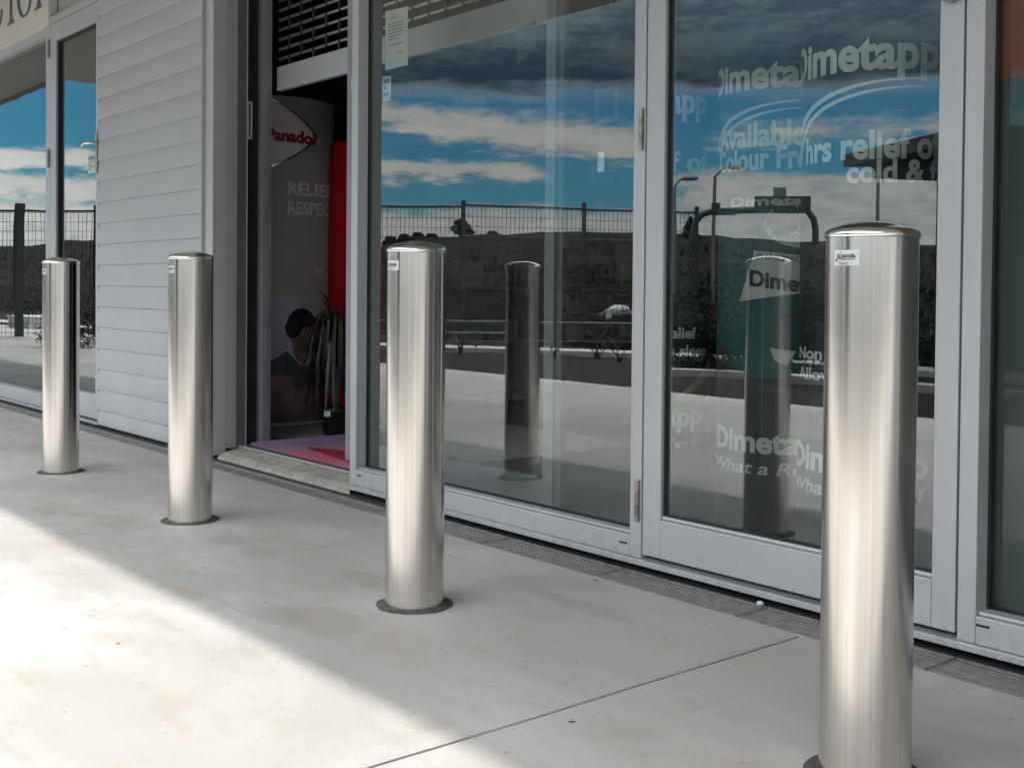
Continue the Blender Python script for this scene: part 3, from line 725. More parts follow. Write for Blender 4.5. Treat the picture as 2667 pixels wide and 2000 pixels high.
col.raw(vs, [(i*n+k, i*n+(k+1) % n, (i+1)*n+(k+1) % n, (i+1)*n+k) for i in range(3) for k in range(n)], smooth=True)
part('mortar_collar', col, M['mortar'], bol)


def on_tube(u, v, z0, off=0.0006, r=RB):        # u = arc length from the street side (-Y), v up
    a = u/r; return ((r+off)*math.sin(a), -(r+off)*math.cos(a), z0+v)


st = MB(); n = 14; w_, h_ = 0.052, 0.0275
vs = []
for i in range(n+1):
    u = -w_/2+w_*i/n
    vs += [on_tube(u, -h_/2, 0.9475), on_tube(u, h_/2, 0.9475), on_tube(u, -h_/2, 0.9475, 0.0001), on_tube(u, h_/2, 0.9475, 0.0001)]
st.raw(vs, [(i*4, i*4+4, i*4+5, i*4+1) for i in range(n)]+[(i*4+1, i*4+5, i*4+7, i*4+3) for i in range(n)]+[(i*4, i*4+2, i*4+6, i*4+4) for i in range(n)]+[(0, 1, 3, 2), (n*4, n*4+2, n*4+3, n*4+1)])
stk = part('maker_label', st, M['sticker'], bol)
lt = MB()


def lab(t, u0, v0): text_mb(t, lambda u, v: on_tube(u0+u, v0+v, 0.9475, 0.0011), lt)


lab(fit(text2d('panda', 0.01, 0.03), 0.0290, 0.0074), -0.0095, 0.0005)
lab(fit(text2d('SECURITY', 0.01, 0.025, 1, 0.2), 0.0265, 0.0030), -0.0070, -0.0040)
for poly in ([(-0.0235, -0.0068), (-0.0195, -0.0068), (-0.0125, 0.0045), (-0.0082, 0.0098), (-0.0098, 0.0098), (-0.0150, 0.0045)], [(-0.0190, 0.0062), (-0.0168, 0.0074), (-0.0128, 0.0022), (-0.0088, -0.0022), (-0.0110, -0.0030), (-0.0146, 0.0012)]):
    lt.raw([on_tube(u, v, 0.9475, 0.0013) for u, v in poly], [tuple(range(6))])
for x0, x1, y in ((-0.015, -0.0085, -0.0090), (-0.007, -0.0015, -0.0090), (0.0005, 0.0060, -0.0090), (-0.012, 0.0035, -0.0115)):
    k = x0
    while k < x1-0.0006:
        lt.raw([on_tube(k, y-0.0008, 0.9475, 0.0011), on_tube(k+0.0009, y-0.0008, 0.9475, 0.0011), on_tube(k+0.0009, y+0.0008, 0.9475, 0.0011), on_tube(k, y+0.0008, 0.9475, 0.0011)], [(0, 1, 2, 3)]); k += 0.00135
part('label_lettering', lt, M['ink'], stk, fix=False)
BX = [(-1.203, 'nearest and largest brushed steel bollard, in front of the glass door'), (-2.648, 'brushed steel bollard in front of the window pane right of the open entrance'),
      (-4.127, 'brushed steel bollard in front of the corner between weatherboards and entrance'), (-5.569, 'farthest and smallest brushed steel bollard, in front of the left shop door')]
for i, (x, l) in enumerate(BX):
    o = bol if i == 0 else copy_tree(bol)
    o.location = (x, -0.7642, 0); o['label'] = l

# ---------------------------------------------------------------- small litter on the ground
pb = MB(); bm = bmesh.new(); bmesh.ops.create_icosphere(bm, subdivisions=2, radius=1)
vs = [(v.co.x*0.012*(1+0.25*noise.noise(v.co*1.7)), v.co.y*0.009*(1+0.25*noise.noise(v.co*1.9)), max(v.co.z, -0.75)*0.0075*(1+0.3*noise.noise(v.co*2.3))) for v in bm.verts]
fs = [tuple(v.index for v in f.verts) for f in bm.faces]; bm.free()
pb.raw([(x-2.03, y-0.012, z+0.0085) for x, y, z in vs], fs)
tag(part('pebble', pb, M['pebble']), 'small white pebble lying on the drain grate below the door', 'pebble')


def leaf_bit(x, y, s, rot, label):
    mb = MB(); pts = []
    for i in range(6):
        t = i/5; wv = 0.18*math.sin(math.pi*(0.1+0.85*t)); pts += [(t-0.5, -wv, 0.10*math.sin(3*t)), (t-0.5, wv, 0.03+0.10*math.sin(3*t))]
    c, sn = math.cos(rot), math.sin(rot)
    mb.raw([(x+s*(a*c-b*sn), y+s*(a*sn+b*c), 0.0015+s*cz) for a, b, cz in pts], [(2*i, 2*i+1, 2*i+3, 2*i+2) for i in range(5)])
    tag(part('dead_leaf', mb, M['brown']), label, 'leaf', 'dark leaf scraps on the pavement')


for x, y, s, r, l in ((-3.35, -0.22, 0.018, 0.4, 'dark leaf scrap beside the grate, just right of the bollard before the window pane'),
                      (-2.52, -0.185, 0.022, 0.1, 'dark leaf scrap at the joint between two drain grates'),
                      (-1.72, -1.02, 0.016, 1.0, 'dark leaf scrap on the right-hand slab near the pavement joint'),
                      (-4.42, -0.42, 0.013, 2.2, 'tiny dark crumb between the two middle bollards'),
                      (-5.35, -1.30, 0.014, 0.8, 'tiny dark scrap in the sunlight at the left edge'),
                      (-6.72, -0.30, 0.03, 0.2, 'curled dark leaf by the channel cover left of the farthest bollard'),
                      (-2.80, -1.55, 0.012, 1.4, 'tiny brown scrap on the sunlit slab at the bottom')):
    leaf_bit(x, y, s, r, l)

# ---------------------------------------------------------------- papers on the glass
nt = thing('paper_notice', 'white printed sheet stuck inside the top left of the window pane', 'notice', (-4.0, 0.075, 1.9))
part('sheet', MB().raw([(-4.085, 0.0755, 2.044), (-3.922, 0.0755, 2.036), (-3.918, 0.0755, 1.797), (-4.083, 0.0755, 1.797)], [(0, 1, 2, 3)]).raw([(-4.085, 0.0765, 2.044), (-3.922, 0.0765, 2.036), (-3.918, 0.0765, 1.797), (-4.083, 0.0765, 1.797)], [(3, 2, 1, 0)]), M['paper'], nt, fix=False)
tl = MB()
for k, (a, b_) in enumerate(((0.25, 0.5), None, (0.12, 0.8), (0.12, 0.83), (0.12, 0.8), (0.12, 0.82), (0.12, 0.78), (0.12, 0.55), None, (0.2, 0.8), None, None, (0.5, 0.78)) if 0 else [(0.25, 0.5), (0, 0), (0.12, 0.8), (0.12, 0.83), (0.12, 0.8), (0.12, 0.82), (0.12, 0.78), (0.12, 0.55), (0, 0), (0.2, 0.8), (0, 0), (0, 0), (0.5, 0.78)]):
    z = 2.005-k*0.0125
    x = a
    while x < b_-0.03:
        wl = random.uniform(0.03, 0.08); tl.box(-4.083+0.163*x, -4.083+0.163*min(x+wl, b_), 0.0745, 0.0752, z, z+0.0045); x += wl+0.015
part('printed_lines', tl, M['ink_grey'], nt)
nt2 = thing('paper_notice', 'narrow white notice with dark blocks below the large sheet at the pane\'s left edge', 'notice', (-4.07, 0.075, 1.7))
part('sheet', MB().box(-4.105, -4.040, 0.0755, 0.0765, 1.667, 1.771), M['paper'], nt2)
tl = MB(); tl.box(-4.096, -4.052, 0.0745, 0.0752, 1.742, 1.760); tl.box(-4.092, -4.075, 0.0745, 0.0752, 1.716, 1.730); tl.box(-4.096, -4.055, 0.0745, 0.0752, 1.690, 1.702)
part('printed_lines', tl, M['ink_grey'], nt2)
nt3 = thing('paper_notice', 'faint tilted sheet taped inside the middle of the window pane', 'notice', (-3.17, 0.075, 1.75))
part('sheet', MB().raw([(-3.225, 0.0755, 1.822), (-3.120, 0.0755, 1.838), (-3.117, 0.0755, 1.745), (-3.222, 0.0755, 1.70)], [(0, 1, 2, 3)]), M['film'], nt3, fix=False)
kc = thing('key_card', 'white card with a key symbol hanging inside the left shop door below its lever', 'card', (-7.3, 0.02, 1.65))
part('card', MB().box(-7.432, -7.226, 0.0262, 0.0285, 1.595, 1.722), M['sticker'], kc)
kk = MB(); y = 0.0255
kk.box(-7.42, -7.235, y-0.0005, y, 1.682, 1.702); kk.box(-7.41, -7.24, y-0.0005, y, 1.666, 1.671)
vs = []
for i in range(20):
    a = 2*math.pi*i/20; vs += [(-7.398+0.027*math.cos(a), y, 1.634+0.020*math.sin(a)), (-7.398+0.017*math.cos(a), y, 1.634+0.011*math.sin(a))]
kk.raw(vs, [(2*i, 2*i+1, (2*i+3) % 40, (2*i+2) % 40) for i in range(20)])
kk.box(-7.372, -7.335, y-0.0005, y, 1.630, 1.638); kk.box(-7.31, -7.24, y-0.0005, y, 1.628, 1.642)
part('key_symbol', kk, M['ink_grey'], kc)
tp = part('tape_strip', MB().box(-2.797, -2.765, 0.0755, 0.0765, 1.279, 1.345), M['paper'])
tag(tp, 'short pale tape strip inside the right side of the window pane', 'tape')
cg = MB()
for x in (-2.83, -2.735, -2.64): cg.box(x, x+0.022, 0.09, 0.11, 1.44, 1.58)
cg.box(-2.808, -2.735, 0.09, 0.11, 1.55, 1.58); cg.box(-2.713, -2.64, 0.09, 0.11, 1.55, 1.58); cg.box(-2.808, -2.735, 0.09, 0.11, 1.44, 1.46)
tag(part('display_rack', cg, M['film']), 'faint grey rack frame inside the window beside the hinged door', 'rack')


# ---------------------------------------------------------------- poster totems behind the glass door
def totem(cx, cy, r, name_label, content, ztop, face, body='tealdark'):
    t = thing('poster_totem', name_label, 'display stand', (cx, cy, 0.05), 'round medicine poster stands inside the glass door')
    part('poster_tube', MB().lathe([(r-0.004, 0.051), (r, 0.051), (r, 0.60), (r, 1.0), (r, ztop), (r-0.004, ztop)], 96, (cx, cy, 0)), M[body], t)
    part('dark_base', MB().lathe([(r+0.001, 0.053), (r+0.001, 0.60)], 96, (cx, cy, 0)), M['tealdark'], t)

    def on(u, z, off=0.003):      # u: arc angle (deg) seen from the door, + to the viewer's right
        a = face+R(u); return (cx+(r+off)*math.sin(a), cy-(r+off)*math.cos(a), z)
    mbs = {}

    def put(mk, pts, off=0.003):
        mb = mbs.setdefault(mk, MB()); mb.raw([on(u, z, off) for u, z in pts], [tuple(range(len(pts)))])

    def word(mk, body, u0, u1, z, h, rise=0.0, bold=0.035, shear=0.0, off=0.004, slope=0.0):
        mb = mbs.setdefault(mk, MB()); tx = fit(text2d(body, 1.0, bold, 1, shear), 1.0)
        x1 = max(v[1] for v in tx[0] if True)
        cap = 0.72
        mb.raw([on(u0+(u1-u0)*a, z+h*b/cap*(1+rise*a)+slope*a, off) for a, b in tx[0]], tx[1])

    def arc(mk, u0, z0, u1, z1, wd, off=0.0035, n=26):
        mb = mbs.setdefault(mk, MB()); vs = []
        for i in range(n+1):
            q = R(90*i/n); u = u0+(u1-u0)*(1-math.cos(q)); z = z0+(z1-z0)*math.sin(q); ww = wd*(1-0.75*i/n)
            vs += [on(u, z, off), on(u+ww*120, z-ww*0.55, off)]
        mb.raw(vs, [(2*i, 2*i+1, 2*i+3, 2*i+2) for i in range(n)])

    def disc(mk, u, z, ru, rz, off=0.0035, n=40):
        mb = mbs.setdefault(mk, MB())
        vs = [on(u, z, off)]+[on(u+ru*math.cos(2*math.pi*i/n), z+rz*math.sin(2*math.pi*i/n), off) for i in range(n)]
        mb.raw(vs, [(0, 1+i, 1+(i+1) % n) for i in range(n)])
        
    def quadstrip(mk, top, bot, off=0.003, n=16):
        mb = mbs.setdefault(mk, MB()); vs = []
        for i in range(n+1):
            f = i/n; vs += [on(top[0]+(top[2]-top[0])*f, top[1]+(top[3]-top[1])*f, off), on(bot[0]+(bot[2]-bot[0])*f, bot[1]+(bot[3]-bot[1])*f+bot[4]*math.sin(math.pi*f/2), off)]
        mb.raw(vs, [(2*i, 2*i+1, 2*i+3, 2*i+2) for i in range(n)])
    content(word, arc, disc, quadstrip, put)
    nm = {'print': 'lettering', 'ink': 'dark_lettering', 'olive': 'olive_leaf', 'ink_grey': 'small_print', 'film': 'grey_badge', 'white': 'label_panel', 'teal': 'swoosh'}
    for k, mb in mbs.items(): part(nm.get(k, 'lettering'), mb, M[k], t, fix=False)
    return t


def c3(word, arc, disc, strip, put):
    word('print', 'Dimetapp', -87, 45, 1.512, 0.098, 0.03, 0.036)
    arc('print', -80, 1.33, 30, 1.485, 0.035); arc('print', -72, 1.315, 30, 1.462, 0.03)
    word('print', '48 hrs relief of', -95, 48, 1.262, 0.072, 0.12, 0.034)
    word('print', 'cold & flu', -22, 58, 1.195, 0.06, 0.1, 0.034)
    word('film', '48', -68, -56, 0.835, 0.026, 0, 0.03)
    word('print', 'Non drowsy', -72, 20, 0.690, 0.034, 0, 0.03)
    word('print', 'Allows sleep', -72, 20, 0.630, 0.034, 0, 0.03)
    disc('film', -30, 0.55, 22, 0.05)
    word('print', 'Dimetapp', -80, 40, 0.368, 0.075, 0, 0.036)
    word('print', 'What a Relief', -78, 40, 0.300, 0.04, 0, 0.012, 0.2)


def c2(word, arc, disc, strip, put):
    word('print', 'Dimetapp', -87, 46, 1.556, 0.094, 0.03, 0.036)
    arc('print', -82, 1.36, 20, 1.512, 0.035); arc('print', -73, 1.345, 22, 1.488, 0.03)
    word('print', 'Available in', -72, 42, 1.365, 0.072, 0.22, 0.034)
    word('print', 'Colour Free', -72, 30, 1.290, 0.066, 0.22, 0.034)
    word('print', 'Dimetapp', -50, 40, 1.168, 0.030, 0.0, 0.03)
    strip('teal', (-55, 1.15, 20, 1.175), (-66, 1.06, 20, 1.075, 0.03), 0.0036)
    disc('white', 18, 1.105, 34, 0.078, 0.0045)
    word('ink', 'COLD &', -8, 40, 1.142, 0.024, 0, 0.035, 0, 0.0058)
    word('ink', 'ALLERGY', -14, 34, 1.110, 0.024, 0, 0.035, 0, 0.0058)
    word('ink_grey', 'AVAILABLE IN', -10, 44, 1.082, 0.015, 0, 0.02, 0, 0.0058)
    word('ink_grey', 'COLOUR FREE', -10, 44, 1.055, 0.015, 0, 0.02, 0, 0.0058)
    strip('white', (-24, 1.020, 60, 0.985), (-38, 0.850, 60, 0.870, 0.025), 0.0045)
    word('ink_grey', 'PHARMACY MEDICINE', -22, 60, 0.990, 0.020, 0, 0.02, 0, 0.0058, -0.022)
    word('ink', 'Dimetapp', -28, 46, 0.905, 0.052, 0, 0.038, 0, 0.0058, -0.035)
    strip('film', (-2, 0.815, 70, 0.800), (-2, 0.800, 70, 0.785, 0), 0.0045)
    strip('white', (-10, 0.700, 12, 0.690), (-6, 0.660, 4, 0.640, 0), 0.0045)
    disc('film', -62, 0.625, 14, 0.075)
    strip('film', (-20, 0.580, 50, 0.545), (-20, 0.560, 50, 0.525, 0), 0.0045)
    word('print', 'Dimetapp', -70, 44, 0.352, 0.075, 0, 0.036)
    word('print', 'What a Relief', -72, 48, 0.280, 0.042, 0, 0.012, 0.2)


def c1(word, arc, disc, strip, put):
    word('print', 'app', -10, 51, 1.530, 0.094, 0.0, 0.036)
    word('print', 'f of', -8, 56, 1.318, 0.07, 0.05, 0.034)
    word('print', 'relief', -12, 36, 0.712, 0.040, 0, 0.03)
    word('print', "'s sleep", -10, 58, 0.648, 0.040, 0, 0.03)
    strip('olive', (10, 0.50, 78, 0.66), (-10, 0.47, 78, 0.58, 0), 0.004)
    strip('olive', (0, 0.45, 78, 0.51), (0, 0.43, 78, 0.47, 0), 0.004)
    word('print', 'app', -12, 48, 0.395, 0.075, 0, 0.036)
    word('print', 'ief.', -8, 46, 0.310, 0.040, 0, 0.012, 0.2)


totem(-1.953, 0.42, 0.222, 'poster stand whose big top word is uncovered, nearest the nearest bollard behind the glass door', c3, 1.78, math.atan2(1.953, 3.04))
totem(-2.475, 0.66, 0.222, 'middle poster stand inside the glass door with a pale round badge and white label', c2, 1.82, math.atan2(2.475, 3.28), 'teal')
totem(-2.945, 0.62, 0.14, 'poster stand mostly hidden by the hinge stile, only word endings showing', c1, 1.82, math.atan2(2.945, 3.24))

# ---------------------------------------------------------------- things inside the open entrance
VX, VY = 5.75, -3.47
vd = Vector((0.88365, -0.46815, 0)); vr = Vector((-vd.y, vd.x, 0))   # toward the camera; to the viewer's right
PCX, PCY, PR = -6.556, 0.85, 0.40
pt = thing('pain_relief_totem', 'grey round advertising totem with blush oval and dark red lettering inside the entrance', 'display stand', (PCX, PCY, 0.05))
part('totem_tube', MB().lathe([(PR*0.98, 0.051), (PR, 0.8), (PR, 2.02), (PR-0.004, 2.02)], 96, (PCX, PCY, 0)), M['totem'], pt)


def onp(u, z, off=0.004):        # u: metres to the viewer's right of the totem axis
    u = max(-PR*0.97, min(PR*0.97, u)); d = math.sqrt(max(0.0, PR*PR-u*u))+off
    return (PCX+vr.x*u+vd.x*d, PCY+vr.y*u+vd.y*d, z)


def shape(mk, nm, pts, off, mb=None):
    """outline on the totem, cut into narrow upright strips so that it follows the curve"""
    us = [p[0] for p in pts]; u0, u1 = min(us), max(us); n = max(6, int((u1-u0)/0.012)); m = mb or MB()

    def span(u):
        zs = []
        for (a, b), (c, d) in zip(pts, pts[1:]+pts[:1]):
            if (a-u)*(c-u) < 0: zs.append(b+(d-b)*(u-a)/(c-a))
        return (min(zs), max(zs)) if zs else None
    prev = None
    for i in range(n+1):
        u = u0+(u1-u0)*(i+0.0)/n; u = min(max(u, u0+1e-4), u1-1e-4); s_ = span(u)
        if s_ and prev:
            m.raw([onp(prev[0], prev[1][0], off), onp(u, s_[0], off), onp(u, s_[1], off), onp(prev[0], prev[1][1], off)], [(0, 1, 2, 3)])
        prev = (u, s_) if s_ else None
    if mb is None: return part(nm, m, M[mk], pt, fix=False)
    return m


def ell(cu, cz, a, b, tilt=0.0, n=72):
    out_ = []
    for i in range(n):
        q = 2*math.pi*i/n+0.01; x, y = a*math.cos(q), b*math.sin(q); out_.append((cu+x, cz+y+x*tilt))
    return out_


def lens(k, c=(0.0, 1.798)):
    top = [(0.292, 0), (0.262, 0.036), (0.225, 0.073), (0.163, 0.122), (0.09, 0.167), (0.031, 0.195), (-0.06, 0.222), (-0.16, 0.232), (-0.26, 0.215), (-0.33, 0.15), (-0.36, 0.0)]
    pts = top+[(a, -b) for a, b in reversed(top[1:-1])]
    return [(a*k, c[1]+b*k-0.02*a) for a, b in pts]


shape('chrome', 'oval_ring', lens(1.0), 0.004)
shape('oval', 'oval_badge', lens(0.945), 0.006)
tx = fit(text2d('Panadol', 1.0, 0.05), 0.290)
h = 0.070/max(v[1] for v in tx[0])
part('red_lettering', text_mb(tx, lambda u, v: onp(-0.018+u, 1.757+v*h-0.012*u/0.3, 0.008)), M['brandred'], pt, fix=False)
lw_ = MB()
for b_, z, wd in (('RELIEF', 1.436, 0.280), ('RESPECT', 1.322, 0.322)):
    tx = fit(text2d(b_, 1.0, 0.035), wd); h = 0.076/max(v[1] for v in tx[0])
    text_mb(tx, lambda u, v: onp(0.107+u, z+v*h, 0.006), lw_)
tx = fit(text2d('be', 1.0, 0.02, 1, 0.2), 0.05); text_mb(tx, lambda u, v: onp(0.268+u, 0.965+v*0.055, 0.006), lw_)
part('pale_lettering', lw_, M['palest'], pt, fix=False)
shape('print', 'white_swoosh', [(-0.385, 0.925), (-0.1, 0.915), (0.035, 0.89), (0.134, 0.856), (0.233, 0.795), (0.30, 0.72), (0.385, 0.58), (0.385, 0.06), (-0.385, 0.06)], 0.0035)
shape('lav', 'photo_print', [(-0.385, 0.85), (0.036, 0.825), (0.134, 0.795), (0.20, 0.755), (0.27, 0.695), (0.385, 0.53), (0.385, 0.06), (-0.385, 0.06)], 0.005)
man = [('shirtp', 'printed_shirt', [(-0.12, 0.40), (0.037, 0.455), (0.105, 0.501), (0.143, 0.462), (0.182, 0.416), (0.227, 0.40), (0.262, 0.454), (0.36, 0.40), (0.38, 0.07), (-0.38, 0.07), (-0.38, 0.33)], 0.0065),
       ('skinp', 'printed_face', [(0.125, 0.59), (0.15, 0.68), (0.20, 0.715), (0.25, 0.70), (0.266, 0.645), (0.248, 0.54), (0.235, 0.454), (0.205, 0.408), (0.159, 0.454), (0.135, 0.532)], 0.008),
       ('skinp', 'printed_arm', [(-0.12, 0.35), (0.038, 0.352), (0.130, 0.350), (0.141, 0.269), (0.17, 0.262), (0.235, 0.30), (0.30, 0.24), (0.25, 0.16), (0.183, 0.121), (0.039, 0.123), (-0.12, 0.15)], 0.008),
       ('hairp', 'printed_hair', [(0.095, 0.645), (0.101, 0.601), (0.115, 0.583), (0.131, 0.578), (0.173, 0.586), (0.198, 0.625), (0.211, 0.648), (0.245, 0.632), (0.266, 0.650), (0.275, 0.69), (0.249, 0.735), (0.222, 0.750), (0.195, 0.758), (0.165, 0.752), (0.140, 0.738), (0.115, 0.700)], 0.0095)]
for mk, nm, pts, off in man:
    if mk == 'hairp':        # ragged hair edge
        rough_ = []
        for (a, b), (c, d) in zip(pts, pts[1:]+pts[:1]):
            for q in range(5):
                f = q/5; x, y = a+(c-a)*f, b+(d-b)*f; k = 1+0.09*noise.noise(Vector((x*60, y*60, 2))); rough_.append((0.19+(x-0.19)*k, 0.67+(y-0.67)*k))
        pts = rough_
    shape(mk, nm, pts, off)

rt_ = thing('red_totem', 'glossy bright red advertising totem behind the potted plant', 'display stand', (-6.165, 1.25, 0.05))
part('totem_tube', MB().lathe([(0.18, 0.051), (0.185, 0.6), (0.180, 1.2), (0.158, 1.77), (0.150, 1.778), (0.0, 1.778)], 72, (-6.165, 1.25, 0)), M['redcol'], rt_)

pl = thing('potted_plant', 'drooping strap-leaved plant in a black pot just inside the entrance', 'plant', (-5.68, 0.75, 0.05))
PX, PY = -5.655, 0.80
pot = part('pot', MB().lathe([(0.0, 0.052), (0.075, 0.052), (0.094, 0.185), (0.100, 0.185), (0.100, 0.208), (0.090, 0.208), (0.088, 0.195), (0.0, 0.195)], 40, (PX, PY, 0)), M['pot'], pl)
tagm = MB(); c0 = Vector((PX, PY, 0))+vd*0.098-vr*0.075
tagm.raw([c0+vr*a+vd*(0.004+0.02*(a > 0))+Vector((0, 0, z)) for a, z in ((0, 0.165), (0.034, 0.165), (0.034, 0.197), (0, 0.197))], [(0, 1, 2, 3)])
part('price_tag', tagm, M['sticker'], pot, fix=False)
lf = MB(); random.seed(3)
for i in range(300):
    a = random.uniform(0, 2*math.pi); L = random.uniform(0.22, 0.50); base = Vector((PX, PY, random.uniform(0.42, 0.72))); wd = random.uniform(0.004, 0.008)
    d = Vector((math.cos(a), math.sin(a), 0)); side = Vector((-d.y, d.x, 0)); p = base.copy(); ang = random.uniform(0.1, 1.1); vs = []
    if i < 12: ang = 1.35; L = 0.34
    ns = 9
    for k in range(ns+1):
        f = k/ns; ww = wd*(1-f**3)*(0.5+min(1, f*4)*0.5)+0.0006
        vs += [p-side*ww+Vector((0, 0, 0.002)), p+side*ww+Vector((0, 0, 0.002)), ]
        a2 = ang-min(1, f*2.2)*2.3 if i >= 12 else ang-f*1.0
        p = p+(d*math.cos(max(a2, -1.45))+Vector((0, 0, math.sin(max(a2, -1.45)))))*L/ns
        p.z = max(p.z, 0.10)
    lf.raw(vs, [(2*k, 2*k+1, 2*k+3, 2*k+2) for k in range(ns)], mi=0 if random.random() < 0.85 else 1)
part('strap_leaves', lf, [M['leaf'], M['deadleaf']], pl, fix=False)
part('stem', MB().tube([(PX, PY, 0.2), (PX+0.01, PY, 0.45), (PX, PY, 0.74)], [0.018, 0.015, 0.012], 8), M['bark'], pl)
rd = MB().tube([tuple(Vector((PX, PY, 0))+vr*0.125+vd*0.12+Vector((0, 0, 0.30))), tuple(Vector((PX, PY, 0))+vr*0.265+vd*0.22+Vector((0, 0, 0.052)))], 0.0045, 8)
tag(part('metal_rod', rd, M['chrome']), 'thin shiny metal rod leaning at the right of the potted plant', 'rod')

mt = thing('door_mat', 'lilac and pink printed floor mat with dark red blotch in the entrance', 'mat', (-4.7, 0.4, 0.05))
mm = MB(); nxm, nym = 40, 8
vs = []
for j in range(nym+1):
    for i in range(nxm+1):
        x = -5.46+0.95*i/nxm; y = 0.165+0.62*j/nym; k = max(0, 1-(i/3.0))
        vs.append((x+0.10*k*(1-j/nym)*0, y, 0.058+0.018*k*k+0.002*noise.noise(Vector((x*5, y*5, 0)))))
mm.raw(vs, [(j*(nxm+1)+i, j*(nxm+1)+i+1, (j+1)*(nxm+1)+i+1, (j+1)*(nxm+1)+i) for j in range(nym) for i in range(nxm)], smooth=True)
part('printed_top', mm, M['matp'], mt)
part('rubber_edge', MB().box(-5.47, -4.50, 0.153, 0.164, 0.051, 0.060).box(-5.47, -4.50, 0.1645, 0.79, 0.051, 0.0545), M['matback'], mt)

# ---------------------------------------------------------------- the street mirrored in the glass
GZ = -0.1


def gz(a, d): return terr_z(a, d)


FD = [(-90, 24), (-80, 22.6), (-73.4, 21.6), (-64, 19.6), (-53.5, 18.7), (-46, 19.6), (-41, 20.2)]
pn = None; a = -41.0; prev = out(a, interp(a, FD), 0); k = 0
while a > -88:
    d = interp(a, FD); a2 = a-math.degrees(2.1/d)*1.0; q = out(a2, interp(a2, FD), 0)
    for _ in range(4):
        L = (q-prev).length; a2 = a-(a-a2)*2.1/L; q = out(a2, interp(a2, FD), 0)
    if pn is None:
        pn = thing('fence_panel', 'dark wire mesh fence panel with slim post, mirrored in the shop glass', 'fence panel', (0, 0, 0), 'wire fence panels mirrored in the windows')
        wm = MB(); zt = 2.30
        for i in range(1, 28): wm.tube([(i*2.1/28, 0, 0.06), (i*2.1/28, 0, zt-0.02)], 0.0046, 5, caps=False)
        for i in range(1, 15): wm.tube([(0.02, 0.004, 0.06+i*0.158), (2.08, 0.004, 0.06+i*0.158)], 0.0046, 5, caps=False)
        part('wire_mesh', wm, M['post'], pn); rl = MB(); rl.tube([(0.0, 0, zt), (2.1, 0, zt)], 0.018, 8); rl.tube([(0.0, 0, 0.06), (2.1, 0, 0.06)], 0.015, 8); part('rail', rl, M['post'], pn)
        part('post', MB().box(-0.032, 0.032, -0.03, 0.03, -0.3, zt+0.10), M['post'], pn, 0.004); cur = pn
    else: cur = copy_tree(pn)
    zg = MC.z+d*math.tan(R(interp(a, [(-90, 3.35), (-70, 3.42), (-56.5, 3.86), (-53, 4.02), (-47, 3.97), (-41, 3.8)])))-2.30
    cur.location = (prev.x, prev.y, zg); cur.rotation_euler = (0, 0, math.atan2(q.y-prev.y, q.x-prev.x))
    a = a2; prev = q
gp = out(-73.35, 21.2, 0)
bp = MB().box(gp.x-0.065, gp.x+0.065, gp.y-0.065, gp.y+0.065, -0.2, 2.24)
tag(part('gate_post', bp, M['post'], bevel=0.006), 'thick dark square post in the wire fence mirrored in the left window', 'post')
cr = out(-72.75, 25.5, 0); bxm = MB().box(cr.x-0.6, cr.x+0.6, cr.y-0.30, cr.y+0.30, -0.45, 0.20).box(cr.x-0.62, cr.x+0.62, cr.y-0.32, cr.y+0.32, 0.201, 0.24)
tag(part('storage_box', bxm, M['white'], bevel=0.01), 'low pale box by the thick fence post mirrored in the left window', 'box')


def foliage(mb, c, rx, ry, rz, n, s, seed):
    rnd = random.Random(seed)
    for i in range(n):
        while True:
            p = Vector((rnd.uniform(-1, 1), rnd.uniform(-1, 1), rnd.uniform(-1, 1)))
            if 0.35 < p.length < 1: break
        q = noise.noise(p*2.2+Vector((seed, 0, 0)))
        if q < -0.12: continue
        p = Vector(c)+Vector((p.x*rx, p.y*ry, p.z*rz)); u = Vector((rnd.gauss(0, 1), rnd.gauss(0, 1), rnd.gauss(0, 1))).normalized(); v = u.orthogonal().normalized(); l = s*rnd.uniform(0.6, 1.4)
        mb.raw([p-u*l, p+v*l*0.4, p+u*l, p-v*l*0.4], [(0, 1, 2, 3)])


def tree(az_, d, el_top, w_, label, kind='broad', seed=1):
    zb = gz(az_, d)-0.3; p = out(az_, d, zb); zt = MC.z+d*math.tan(R(el_top)); H_ = zt-zb
    t = thing('tree', label, 'tree', tuple(p))
    part('trunk', MB().tube([(p.x, p.y, zb), (p.x+0.1, p.y, zb+H_*0.5), (p.x+0.15, p.y, zb+H_*0.9)], [0.22, 0.16, 0.05], 7).tube([(p.x+0.1, p.y, zb+H_*0.45), (p.x-w_*0.4, p.y+0.2, zb+H_*0.62)], [0.10, 0.04], 6).tube([(p.x+0.1, p.y, zb+H_*0.5), (p.x+w_*0.4, p.y-0.2, zb+H_*0.7)], [0.10, 0.04], 6), M['bark'], t)
    mb = MB()
    if kind == 'broad':
        for i, (ox, oz, rx, rz) in enumerate(((0, 0.78, 0.35, 0.2), (-0.45, 0.55, 0.4, 0.16), (0.4, 0.58, 0.5, 0.18), (0.05, 0.40, 0.7, 0.12), (0.8, 0.38, 0.35, 0.12))):
            foliage(mb, (p.x+ox*w_, p.y, zb+oz*H_), rx*w_, 0.5*w_, rz*H_, 700, 0.10, seed*10+i)
    else:
        for i in range(9):
            f = i/8; foliage(mb, (p.x, p.y, zb+H_*(0.2+0.76*f)), w_*(1-f)*0.6+0.08, w_*(1-f)*0.6+0.08, H_*0.06, 120, 0.16, seed*10+i)
    part('crown', mb, M['foliage'], t, fix=False)


